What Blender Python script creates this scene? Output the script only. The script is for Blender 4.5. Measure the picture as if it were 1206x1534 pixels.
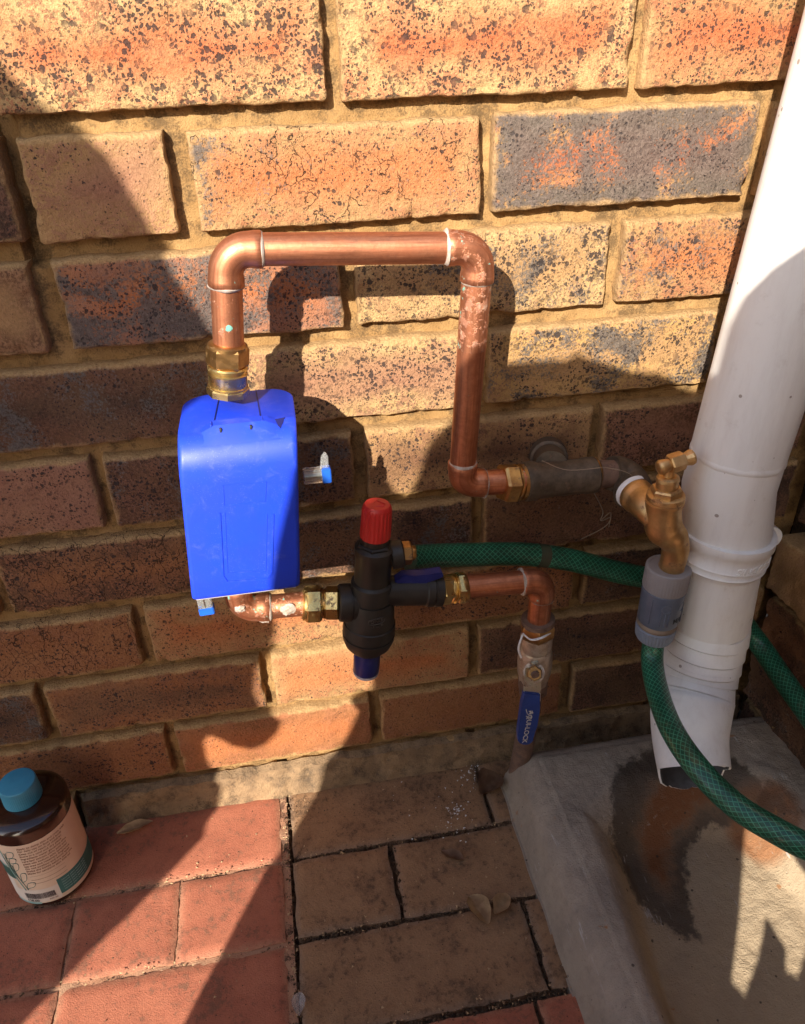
import bpy, bmesh, math, random
from mathutils import Vector, Matrix, noise
PI = math.pi
S = bpy.context.scene
for o in list(bpy.data.objects): bpy.data.objects.remove(o)
# ------------------------------------------------------------------ camera
CX, CY, CZ = 0.17209, -0.63061, 0.77375
FPX = 1146.99; PPY = 759.08
R = Matrix(((0.98454, -0.17273, -0.029063), (-0.114965, -0.512063, -0.85122), (0.132149, 0.841401, -0.524004)))
cam = bpy.data.cameras.new('camera'); co = bpy.data.objects.new('camera', cam); S.collection.objects.link(co)
M = Matrix.Identity(4)
for i in range(3):
    M[i][0] = R[0][i]; M[i][1] = -R[1][i]; M[i][2] = -R[2][i]
M[0][3], M[1][3], M[2][3] = CX, CY, CZ
co.matrix_world = M
cam.sensor_fit = 'HORIZONTAL'; cam.sensor_width = 36; cam.lens = 36 * FPX / 1206
cam.shift_y = -7.92 / 1206; cam.clip_start = 0.01; cam.clip_end = 300
S.camera = co
# ------------------------------------------------------------------ sky, sun, exposure
SX, SZ = 0.54, 0.60                       # the sunlight runs (SX, 1, -SZ)
el = math.atan(SZ / math.hypot(SX, 1)); az = math.atan2(-SX, -1)
w = bpy.data.worlds.new('World'); S.world = w; w.use_nodes = True
wt = w.node_tree; sky = wt.nodes.new('ShaderNodeTexSky'); sky.sky_type = 'NISHITA'; sky.sun_disc = False
sky.sun_elevation = el; sky.sun_rotation = az % (2 * PI); sky.dust_density = 2.0
wt.links.new(sky.outputs[0], wt.nodes['Background'].inputs[0]); wt.nodes['Background'].inputs[1].default_value = 0.115
sl = bpy.data.lights.new('sun', 'SUN'); sl.energy = 5.0; sl.angle = math.radians(0.5); sl.color = (1.0, 0.91, 0.78)
so = bpy.data.objects.new('sun', sl); S.collection.objects.link(so)
so.rotation_euler = Vector((SX, 1, -SZ)).to_track_quat('-Z', 'Y').to_euler(); so.location = (-1, -2, 3)
S.view_settings.view_transform = 'Standard'; S.view_settings.look = 'None'
S.view_settings.exposure = 1.17; S.view_settings.gamma = 1; S.view_settings.use_curve_mapping = False
S.render.engine = 'CYCLES'

# ------------------------------------------------------------------ helpers
def ray(px, py):
    d = Vector(((px - 603) / FPX, (py - PPY) / FPX, 1.0)); return R.transposed() @ d
def at(px, py, y):                        # point of the vertical plane y
    d = ray(px, py); t = (y - CY) / d.y; return Vector((CX, CY, CZ)) + d * t
def atx(px, py, x):
    d = ray(px, py); t = (x - CX) / d.x; return Vector((CX, CY, CZ)) + d * t
def gr(px, py, z=0.0):                    # point of the horizontal plane z
    d = ray(px, py); t = (z - CZ) / d.z; return Vector((CX, CY, CZ)) + d * t
def sz_(px, py, y, wpx):                  # real size of wpx pixels there
    return (at(px, py, y) - Vector((CX, CY, CZ))).dot(R[2]) / FPX * wpx
def link(o): S.collection.objects.link(o); return o
def tag(o, label=None, cat=None, group=None, kind=None):
    if label: o['label'] = label
    if cat: o['category'] = cat
    if group: o['group'] = group
    if kind: o['kind'] = kind
    return o
def empty(name, loc, label=None, cat=None, group=None):
    o = bpy.data.objects.new(name, None); o.location = loc; o.empty_display_size = .02; link(o)
    return tag(o, label, cat, group)
def obj(name, bm, mat, parent=None, smooth=True, ang=52):
    me = bpy.data.meshes.new(name)
    bmesh.ops.recalc_face_normals(bm, faces=bm.faces)
    if ang:
        for e in bm.edges:
            if len(e.link_faces) == 2 and e.calc_face_angle(0) > math.radians(ang): e.smooth = False
    for f in bm.faces: f.smooth = smooth
    bm.to_mesh(me); bm.free()
    o = bpy.data.objects.new(name, me); link(o)
    if mat: me.materials.append(mat)
    if parent:
        o.parent = parent; o.matrix_parent_inverse = Matrix.Translation(-parent.location)
        if parent.parent: o.matrix_parent_inverse = Matrix.Translation(-parent.matrix_parent_inverse.translation) @ o.matrix_parent_inverse if False else parent_inv(parent)
    return o
def parent_inv(p):
    m = Matrix.Identity(4); q = p; chain = []
    while q: chain.append(q); q = q.parent
    for q in reversed(chain):
        m = m @ q.matrix_parent_inverse @ Matrix.Translation(q.location) if q.parent else Matrix.Translation(q.location)
    return m.inverted()
def V(*a): return Vector(a)
def sweep(bm, pts, radii, seg=24, caps=True, wob=0, sides=None, twist=0.0, ups=None, len0=0):
    """tube through pts with a radius at each; UV = (turn, metres along)"""
    pts = [Vector(p) for p in pts]; n = len(pts)
    if not hasattr(radii, '__len__'): radii = [radii] * n
    seg = sides or seg
    uvl = bm.loops.layers.uv.verify()
    tang = []
    for i in range(n):
        a = pts[max(i - 1, 0)]; b = pts[min(i + 1, n - 1)]
        t = (b - a)
        if t.length < 1e-9: t = (tang[-1] if tang else V(0, 0, 1))
        tang.append(t.normalized())
    up = ups or (V(0, 0, 1) if abs(tang[0].z) < .9 else V(0, -1, 0))
    u = (up - tang[0] * up.dot(tang[0])).normalized()
    rings = []; L = [len0]
    for i in range(n):
        if i:
            q = tang[i - 1].rotation_difference(tang[i]); u = (q @ u); u = (u - tang[i] * u.dot(tang[i])).normalized()
            L.append(L[-1] + (pts[i] - pts[i - 1]).length)
        v = tang[i].cross(u)
        ring = []
        for k in range(seg):
            a = 2 * PI * k / seg + twist
            rr = radii[i]
            d = u * math.cos(a) + v * math.sin(a)
            if wob: rr += wob * noise.noise((pts[i] + d * rr) * 90)
            ring.append(bm.verts.new(pts[i] + d * rr))
        rings.append(ring)
    for i in range(n - 1):
        for k in range(seg):
            k2 = (k + 1) % seg
            f = bm.faces.new((rings[i][k], rings[i][k2], rings[i + 1][k2], rings[i + 1][k]))
            for l, (uu, vv) in zip(f.loops, ((k, L[i]), (k + 1, L[i]), (k + 1, L[i + 1]), (k, L[i + 1]))): l[uvl].uv = (uu / seg, vv)
    if caps:
        bm.faces.new(rings[0]); bm.faces.new(rings[-1])
    return L[-1]
def nut(bm, a, b, r, ch=.12, twist=0.0, bore=None):
    a = Vector(a); b = Vector(b); d = b - a
    pts = [a, a + d * ch, b - d * ch, b]
    sweep(bm, pts, [r * .9, r, r, r * .9], sides=6, twist=twist)
def lathe(bm, a, b, prof, seg=32, **k):
    """prof: list of (t 0..1, radius)"""
    a = Vector(a); b = Vector(b); d = b - a
    pts = []; rr = []; last = None
    for t, r in prof:
        p = a + d * t
        if last is not None and (p - last).length < 1e-6: p = p + d.normalized() * 2e-5
        pts.append(p); rr.append(r); last = p
    # straight tangents
    up = V(0, 0, 1) if abs(d.normalized().z) < .9 else V(0, -1, 0)
    sweep(bm, pts, rr, seg=seg, ups=up, **k)
def corner(p0, p1, p2, r, n=8):
    """points that round the corner p1 with radius r"""
    a = (p0 - p1).normalized(); b = (p2 - p1).normalized()
    th = a.angle(b); t = r / math.tan(th / 2)
    s = p1 + a * t; e = p1 + b * t; c = p1 + (a + b).normalized() * (r / math.sin(th / 2))
    out = []
    va = s - c; vb = e - c; full = va.angle(vb); ax = va.cross(vb).normalized()
    for i in range(n + 1): out.append(c + Matrix.Rotation(full * i / n, 3, ax) @ va)
    return out
def box(bm, lo, hi, bev=0, seg=2):
    x0, y0, z0 = lo; x1, y1, z1 = hi
    vs = [bm.verts.new(p) for p in ((x0,y0,z0),(x1,y0,z0),(x1,y1,z0),(x0,y1,z0),(x0,y0,z1),(x1,y0,z1),(x1,y1,z1),(x0,y1,z1))]
    fs = [bm.faces.new([vs[i] for i in q]) for q in ((0,3,2,1),(4,5,6,7),(0,1,5,4),(1,2,6,5),(2,3,7,6),(3,0,4,7))]
    if bev:
        es = list({e for f in fs for e in f.edges})
        bmesh.ops.bevel(bm, geom=es, offset=bev, segments=seg, affect='EDGES', profile=.5)
    return vs
def prism(bm, poly, d):
    """closed polygon (3-D points) pushed by vector d"""
    a = [bm.verts.new(p) for p in poly]; b = [bm.verts.new(Vector(p) + d) for p in poly]
    bm.faces.new(a); bm.faces.new(b[::-1])
    n = len(a)
    for i in range(n): bm.faces.new((a[i], b[i], b[(i + 1) % n], a[(i + 1) % n]))
def smoothpath(pts, n=8):
    P = [Vector(p) for p in pts]; out = []
    for i in range(len(P) - 1):
        p0 = P[max(i - 1, 0)]; p1 = P[i]; p2 = P[i + 1]; p3 = P[min(i + 2, len(P) - 1)]
        for k in range(n):
            t = k / n
            out.append(0.5 * ((2 * p1) + (-p0 + p2) * t + (2 * p0 - 5 * p1 + 4 * p2 - p3) * t * t + (-p0 + 3 * p1 - 3 * p2 + p3) * t ** 3))
    out.append(P[-1]); return out
def text_obj(name, s, mat, parent, size, mtx, depth=.0002, wrap=None, align='CENTER'):
    cu = bpy.data.curves.new(name, 'FONT'); cu.body = s; cu.size = size; cu.extrude = depth; cu.align_x = align; cu.align_y = 'CENTER'
    cu.resolution_u = 3; cu.offset = size * .012
    t = bpy.data.objects.new(name, cu); link(t)
    dg = bpy.context.evaluated_depsgraph_get()
    me = bpy.data.meshes.new_from_object(t.evaluated_get(dg)); bpy.data.objects.remove(t)
    if wrap:
        for v in me.vertices: v.co = wrap(v.co)
    else: me.transform(mtx)
    me.materials.clear(); me.materials.append(mat)
    o = bpy.data.objects.new(name, me); link(o)
    if parent: o.parent = parent; o.matrix_parent_inverse = parent_inv(parent)
    return o

# ------------------------------------------------------------------ materials
class NT:
    def __init__(s, name):
        s.m = bpy.data.materials.new(name); s.m.use_nodes = True; s.t = s.m.node_tree; s.b = s.t.nodes['Principled BSDF']
    def n(s, typ, ins=None, **kw):
        nd = s.t.nodes.new('ShaderNode' + typ)
        for k, v in kw.items(): setattr(nd, k, v)
        for k, v in (ins or {}).items(): s.put(nd, k, v)
        return nd
    def put(s, nd, k, v):
        if hasattr(v, 'outputs'): v = v.outputs[0]
        if isinstance(v, bpy.types.NodeSocket): s.t.links.new(v, nd.inputs[k])
        else:
            sock = nd.inputs[k]
            if isinstance(v, tuple) and len(v) == 3 and sock.type == 'RGBA': v = v + (1,)
            sock.default_value = v
    def mix(s, f, a, b, mode='MIX'):
        nd = s.n('Mix', data_type='RGBA', blend_type=mode); s.put(nd, 0, f); s.put(nd, 6, a); s.put(nd, 7, b); return nd.outputs[2]
    def math(s, op, a, b=0.0, c=None, clamp=False):
        nd = s.n('Math', operation=op, use_clamp=clamp); s.put(nd, 0, a); s.put(nd, 1, b)
        if c is not None: s.put(nd, 2, c)
        return nd.outputs[0]
    def ramp(s, f, lo, hi, a=0.0, b=1.0):
        nd = s.n('MapRange', interpolation_type='SMOOTHSTEP'); s.put(nd, 0, f); s.put(nd, 1, lo); s.put(nd, 2, hi); s.put(nd, 3, a); s.put(nd, 4, b); return nd.outputs[0]
    def noise(s, vec, scale, detail=3, rough=.55, dist=0.0):
        nd = s.n('TexNoise', {'Scale': scale, 'Detail': detail, 'Roughness': rough, 'Distortion': dist}); s.put(nd, 'Vector', vec); return nd.outputs[0]
    def vor(s, vec, scale, feat='F1', rnd=1.0):
        nd = s.n('TexVoronoi', {'Scale': scale, 'Randomness': rnd}, feature=feat); s.put(nd, 'Vector', vec); return nd
    def bump(s, h, dist=.001, st=1.0, nrm=None):
        nd = s.n('Bump', {'Strength': st, 'Distance': dist, 'Height': h})
        if nrm is not None: s.put(nd, 'Normal', nrm)
        return nd.outputs[0]
    def set(s, **k):
        names = dict(col='Base Color', rough='Roughness', metal='Metallic', nrm='Normal', spec='Specular IOR Level', sss='Subsurface Weight', trans='Transmission Weight', coat='Coat Weight', ior='IOR')
        for a, v in k.items(): s.put(s.b, names[a], v)
        return s.m
def coords(t, rnd=True):
    tc = t.n('TexCoord')
    if not rnd: return tc.outputs['Object'], tc
    oi = t.n('ObjectInfo'); sc = t.n('VectorMath', operation='SCALE'); t.put(sc, 0, (3.1, 7.3, 5.7)); t.t.links.new(oi.outputs['Random'], sc.inputs['Scale'])
    ad = t.n('VectorMath', operation='ADD'); t.put(ad, 0, tc.outputs['Object']); t.put(ad, 1, sc.outputs[0]); return ad.outputs[0], tc

def mat_brick():
    t = NT('face_brick'); v, tc = coords(t)
    at_ = lambda nm: t.n('Attribute', attribute_type='OBJECT', attribute_name=nm)
    core = at_('core').outputs['Color']; rim = at_('rim').outputs['Color']
    pr = t.n('SeparateColor'); t.put(pr, 0, at_('look').outputs['Color']); spots, clink, crack = pr.outputs
    dm = t.n('SeparateXYZ'); t.put(dm, 0, at_('dim').outputs['Vector'])
    g = t.n('SeparateXYZ'); t.put(g, 0, tc.outputs['Generated'])
    def edge(c, d):
        a = t.math('MINIMUM', c, t.math('SUBTRACT', 1.0, c)); return t.math('MULTIPLY', a, d)
    ed = t.math('MINIMUM', edge(g.outputs[0], dm.outputs[0]), edge(g.outputs[2], dm.outputs[2]))
    nb = t.noise(v, 16, 4, .6); nm = t.noise(v, 55, 5, .7); nf = t.noise(v, 420, 4, .7); ng = t.noise(v, 1500, 2, .6)
    e2 = t.math('ADD', ed, t.math('MULTIPLY', t.math('SUBTRACT', nb, .5), .075))
    cm = t.ramp(e2, .006, .034)
    salt = t.ramp(t.math('ADD', nf, t.math('MULTIPLY', t.math('SUBTRACT', nm, .5), .9)), .47, .56)
    c = t.mix(cm, rim, core)
    c = t.mix(t.math('MULTIPLY', salt, t.math('SUBTRACT', .75, t.math('MULTIPLY', cm, .5))), c, t.mix(.5, core, (.30, .14, .09)))
    c = t.mix(t.math('MULTIPLY', t.ramp(nb, .35, .7), .35), c, t.mix(.5, rim, (.5, .3, .15)))
    # burnt clinker patches
    cl = t.math('ADD', t.math('MULTIPLY', t.noise(v, 21, 5, .65, .4), .7), t.math('MULTIPLY', nf, .45))
    thr = t.math('SUBTRACT', .86, t.math('MULTIPLY', clink, .36))
    clm = t.ramp(cl, t.math('SUBTRACT', thr, .04), t.math('ADD', thr, .05))
    c = t.mix(t.math('MULTIPLY', clm, .9), c, t.mix(nf, (.045, .045, .052), (.19, .165, .14)))
    # manganese spots, three sizes
    wv = t.n('VectorMath', operation='ADD'); t.put(wv, 0, v); sc = t.n('VectorMath', operation='SCALE'); nn = t.n('TexNoise', {'Scale': 260.0, 'Detail': 2.0}); t.put(nn, 'Vector', v)
    t.put(sc, 0, nn.outputs['Color']); sc.inputs['Scale'].default_value = .0042; t.put(wv, 1, sc.outputs[0])
    sm = None
    for scale, k in ((135, .40), (270, .54), (540, .64)):
        vo = t.vor(wv.outputs[0], scale); cc = t.n('SeparateColor'); t.put(cc, 0, vo.outputs['Color'])
        pw = t.math('POWER', cc.outputs[0], 3.0 if scale < 150 else 1.8)
        rad = t.math('MULTIPLY', t.math('MULTIPLY', pw, spots), k)
        m = t.ramp(t.math('SUBTRACT', rad, vo.outputs['Distance']), -.02, .07)
        sm = m if sm is None else t.math('MAXIMUM', sm, m)
    sm = t.math('MULTIPLY', sm, t.math('MULTIPLY', t.ramp(nm, .34, .52, .35, 1.0), t.ramp(t.noise(v, 30, 3), .36, .52, .35, 1.0)))
    c = t.mix(t.math('MULTIPLY', sm, .88), c, (.032, .026, .028))
    # lime / mortar smear along the arrises
    smear = t.math('MULTIPLY', t.ramp(t.math('ADD', ed, t.math('MULTIPLY', t.math('SUBTRACT', nm, .5), .014)), .0055, .0005), .75)
    c = t.mix(smear, c, (.50, .31, .14))
    ztop = t.math('MULTIPLY', t.math('SUBTRACT', 1.0, g.outputs[2]), dm.outputs[2])
    tops = t.math('MULTIPLY', t.ramp(t.math('ADD', ztop, t.math('MULTIPLY', t.math('SUBTRACT', nm, .5), .008)), .0062, .0030), .85)
    c = t.mix(tops, c, t.mix(nf, (.40, .24, .10), (.56, .37, .18)))
    # firing cracks
    wn = t.n('TexNoise', {'Scale': 60.0, 'Detail': 4.0}); t.put(wn, 'Vector', v); s2 = t.n('VectorMath', operation='SCALE'); t.put(s2, 0, wn.outputs['Color']); s2.inputs['Scale'].default_value = .022
    mp = t.n('Mapping'); t.put(mp, 'Vector', v); mp.inputs['Scale'].default_value = (1.15, 1, .55)
    a2 = t.n('VectorMath', operation='ADD'); t.put(a2, 0, mp); t.put(a2, 1, s2.outputs[0])
    cr = t.vor(a2.outputs[0], 62, 'DISTANCE_TO_EDGE')
    gate = t.ramp(t.noise(v, 34, 4), t.math('SUBTRACT', .80, t.math('MULTIPLY', crack, .55)), t.math('SUBTRACT', .90, t.math('MULTIPLY', crack, .55)))
    crm = t.math('MULTIPLY', t.ramp(cr.outputs['Distance'], .020, .004), gate)
    c = t.mix(t.math('MULTIPLY', crm, .85), c, (.05, .03, .02))
    c = t.mix(.5, c, t.mix(ng, (.3, .3, .3), (1.15, 1.15, 1.15)), 'MULTIPLY')
    c = t.mix(.45, c, t.mix(t.ramp(nf, .3, .7), (.55, .52, .5), (1.2, 1.2, 1.2)), 'MULTIPLY')
    h = t.math('ADD', t.math('MULTIPLY', nm, .8), t.math('MULTIPLY', nf, .45)); h = t.math('ADD', h, t.math('MULTIPLY', ng, .16))
    h = t.math('SUBTRACT', h, t.math('MULTIPLY', crm, .9)); h = t.math('SUBTRACT', h, t.math('MULTIPLY', sm, .2))
    return t.set(col=c, rough=t.ramp(clm, 0, 1, .88, .55), spec=.25, nrm=t.bump(h, .0036, 1.0))
def mat_rough(name, a, b, dark=None, s1=30, s2=500, bd=.002, rough=.9, dk=(.58, .68), grain=.4, rnd=False):
    t = NT(name); v, tc = coords(t, rnd)
    n1 = t.noise(v, s1, 5, .65); n2 = t.noise(v, s2, 3, .7); n3 = t.noise(v, s2 * 3, 2)
    c = t.mix(t.ramp(n1, .3, .7), a, b)
    if dark: c = t.mix(t.math('MULTIPLY', t.ramp(t.math('ADD', t.math('MULTIPLY', t.noise(v, s1 * 1.7, 6, .7), .65), t.math('MULTIPLY', n2, .35)), dk[0] - .1, dk[1] - .1), .85), c, dark)
    c = t.mix(grain, c, t.mix(n2, (.3, .3, .3), (1.25, 1.25, 1.25)), 'MULTIPLY')
    h = t.math('ADD', t.math('MULTIPLY', n1, 1.0), t.math('ADD', t.math('MULTIPLY', n2, .35), t.math('MULTIPLY', n3, .12)))
    return t.set(col=c, rough=rough, spec=.2, nrm=t.bump(h, bd, .8))
def mat_copper():
    t = NT('weathered_copper'); v, tc = coords(t)
    at_ = t.n('Attribute', attribute_type='OBJECT', attribute_name='wear').outputs['Fac']
    n1 = t.noise(v, 60, 5, .65, .5); n2 = t.noise(v, 240, 4, .7); nb = t.noise(v, 28, 3)
    um = t.n('Mapping'); t.t.links.new(tc.outputs['UV'], um.inputs['Vector']); um.inputs['Scale'].default_value = (16, 9, 1)
    stk = t.noise(um.outputs[0], 1.6, 5, .65)
    c = t.mix(t.ramp(n1, .3, .7), (.62, .27, .15), (.46, .18, .095))
    c = t.mix(t.math('MULTIPLY', t.ramp(stk, .45, .68), .7), c, (.26, .09, .045))
    c = t.mix(t.math('MULTIPLY', t.ramp(stk, .42, .28), .4), c, (.74, .42, .27))
    c = t.mix(t.math('MULTIPLY', t.ramp(n2, .45, .7), .4), c, (.34, .13, .08))
    thr = t.math('SUBTRACT', .80, t.math('MULTIPLY', at_, .26))
    ox = t.ramp(t.math('ADD', t.math('MULTIPLY', t.noise(v, 130, 6, .75), .8), t.math('MULTIPLY', n2, .25)), thr, t.math('ADD', thr, .07))
    oxc = t.mix(t.ramp(t.noise(v, 170, 4), .50, .66), (.27, .125, .08), (.38, .27, .20))
    c = t.mix(t.math('MULTIPLY', ox, .85), c, oxc)
    vd = t.ramp(t.math('ADD', t.noise(v, 110, 4, .6), t.math('MULTIPLY', at_, .1)), .72, .77)
    c = t.mix(vd, c, (.16, .42, .34))
    met = t.math('SUBTRACT', 1.0, t.math('MULTIPLY', t.math('MAXIMUM', ox, vd), .9))
    h = t.math('ADD', t.math('MULTIPLY', ox, .5), t.math('MULTIPLY', n2, .25))
    return t.set(col=c, metal=t.math('MULTIPLY', met, .92), rough=t.ramp(n1, .2, .8, .38, .58), nrm=t.bump(h, .0007, .6))
def mat_metal(name, a, b, rough=(.2, .4), metal=1.0, scale=120, spots=None, bd=.0003):
    t = NT(name); v, tc = coords(t); n1 = t.noise(v, scale, 5, .7); n2 = t.noise(v, scale * 5, 2)
    c = t.mix(t.ramp(n1, .35, .68), a, b); mt = metal
    if spots:
        sp = t.ramp(t.noise(v, scale * .8, 6, .75), .56, .66); c = t.mix(sp, c, spots); mt = t.math('MULTIPLY', t.math('SUBTRACT', 1.0, t.math('MULTIPLY', sp, .8)), metal)
    return t.set(col=c, metal=mt, rough=t.ramp(n1, .3, .7, *rough), nrm=t.bump(t.math('ADD', n1, t.math('MULTIPLY', n2, .4)), bd, .6))
def mat_plastic(name, a, b=None, rough=.4, dust=0.0, dustc=(.45, .4, .34), scale=40, spec=.5, bd=.0002):
    t = NT(name); v, tc = coords(t); n1 = t.noise(v, scale, 4); n2 = t.noise(v, 900, 2, .6)
    c = t.mix(t.ramp(n1, .3, .7), a, b or a)
    if dust:
        vo = t.vor(v, 700); d = t.math('MULTIPLY', t.ramp(vo.outputs['Distance'], .2, .05), t.ramp(t.noise(v, 30, 3), .42, .62))
        d = t.math('MAXIMUM', t.math('MULTIPLY', d, dust), t.math('MULTIPLY', t.ramp(t.noise(v, 70, 6, .75, 1.0), .52, .75), dust * .35))
        c = t.mix(d, c, dustc)
    return t.set(col=c, rough=t.ramp(n1, .3, .7, rough, rough + .12), spec=spec, nrm=t.bump(t.math('ADD', t.math('MULTIPLY', n1, .3), t.math('MULTIPLY', n2, .3)), bd, .5))
def mat_pvc():
    t = NT('painted_white_pvc'); v, tc = coords(t, False)
    st = t.n('Mapping'); t.put(st, 'Vector', v); st.inputs['Scale'].default_value = (1, 1, .18)
    n1 = t.noise(st.outputs[0], 60, 5, .7); n2 = t.noise(v, 200, 5, .7)
    c = t.mix(t.ramp(n1, .4, .75), (.80, .79, .77), (.72, .70, .68))
    c = t.mix(t.math('MULTIPLY', t.ramp(t.noise(v, 34, 6, .75), .56, .75), .4), c, (.46, .40, .35))
    vo = t.vor(v, 120); cc = t.n('SeparateColor'); t.put(cc, 0, vo.outputs['Color'])
    sp = t.ramp(t.math('SUBTRACT', t.math('MULTIPLY', t.math('POWER', cc.outputs[0], 8.0), .22), vo.outputs['Distance']), -.01, .03)
    c = t.mix(t.math('MULTIPLY', sp, .7), c, (.16, .11, .08))
    return t.set(col=c, rough=.42, spec=.4, nrm=t.bump(t.math('ADD', n1, t.math('MULTIPLY', n2, .4)), .0006, .5))
def mat_hose():
    t = NT('green_braided_hose'); tc = t.n('TexCoord'); uv = t.n('SeparateXYZ'); t.put(uv, 0, tc.outputs['UV'])
    U = t.math('MULTIPLY', uv.outputs[0], 14.0); W = t.math('MULTIPLY', uv.outputs[1], 165.0)
    def line(x):
        f = t.math('FRACT', x); return t.ramp(t.math('ABSOLUTE', t.math('SUBTRACT', f, .5)), .11, .045)
    l = t.math('MAXIMUM', line(t.math('ADD', U, W)), line(t.math('SUBTRACT', U, W)))
    v, _ = coords(t, False); n1 = t.noise(v, 60, 4, .6)
    base = t.mix(t.ramp(n1, .35, .7), (.004, .050, .026), (.008, .085, .045))
    c = t.mix(t.math('MULTIPLY', l, t.ramp(n1, .3, .6, .45, .9)), base, (.06, .30, .18))
    c = t.mix(t.math('MULTIPLY', t.ramp(t.noise(v, 45, 5, .7), .60, .7), .45), c, (.09, .08, .045))
    return t.set(col=c, rough=.30, spec=.5, coat=.15, nrm=t.bump(l, .0004, .5))
def mat_paver(name, a, b, dirt, amt, sm=.9, wornc=None, bk=1.0):
    t = NT(name); v, tc = coords(t); dm = t.n('SeparateXYZ'); t.put(dm, 0, t.n('Attribute', attribute_type='OBJECT', attribute_name='dim').outputs['Vector'])
    g = t.n('SeparateXYZ'); t.put(g, 0, tc.outputs['Generated'])
    def edge(c, d):
        q = t.math('MINIMUM', c, t.math('SUBTRACT', 1.0, c)); return t.math('MULTIPLY', q, d)
    ed = t.math('MINIMUM', edge(g.outputs[0], dm.outputs[0]), edge(g.outputs[1], dm.outputs[1]))
    n1 = t.noise(v, 22, 6, .7, .3); n2 = t.noise(v, 140, 5, .75); n3 = t.noise(v, 700, 3, .7)
    c = t.mix(t.ramp(n1, .32, .68), a, b)
    c = t.mix(t.math('MULTIPLY', t.ramp(n2, .5, .68), .4), c, t.mix(.5, b, dirt))
    e = t.ramp(t.math('ADD', ed, t.math('MULTIPLY', t.math('SUBTRACT', n2, .5), .016)), .008, .000)
    c = t.mix(t.math('MULTIPLY', e, sm), c, wornc or dirt)
    d = t.ramp(t.math('ADD', t.math('MULTIPLY', n1, .5), t.math('MULTIPLY', n2, .5)), .66 - amt * .3, .74 - amt * .25)
    c = t.mix(t.math('MULTIPLY', d, .75), c, dirt)
    vo = t.vor(v, 330); cc = t.n('SeparateColor'); t.put(cc, 0, vo.outputs['Color'])
    sp = t.ramp(t.math('SUBTRACT', t.math('MULTIPLY', t.math('POWER', cc.outputs[0], 5.0), .4 * amt + .05), vo.outputs['Distance']), -.01, .05)
    c = t.mix(t.math('MULTIPLY', sp, .8), c, (.03, .022, .016))
    c = t.mix(.6, c, t.mix(n3, (.3, .3, .3), (1.25, 1.25, 1.25)), 'MULTIPLY')
    h = t.math('ADD', t.math('MULTIPLY', n2, bk), t.math('MULTIPLY', n3, .5))
    return t.set(col=c, rough=.82, spec=.25, nrm=t.bump(h, .0018, .8))
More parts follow.
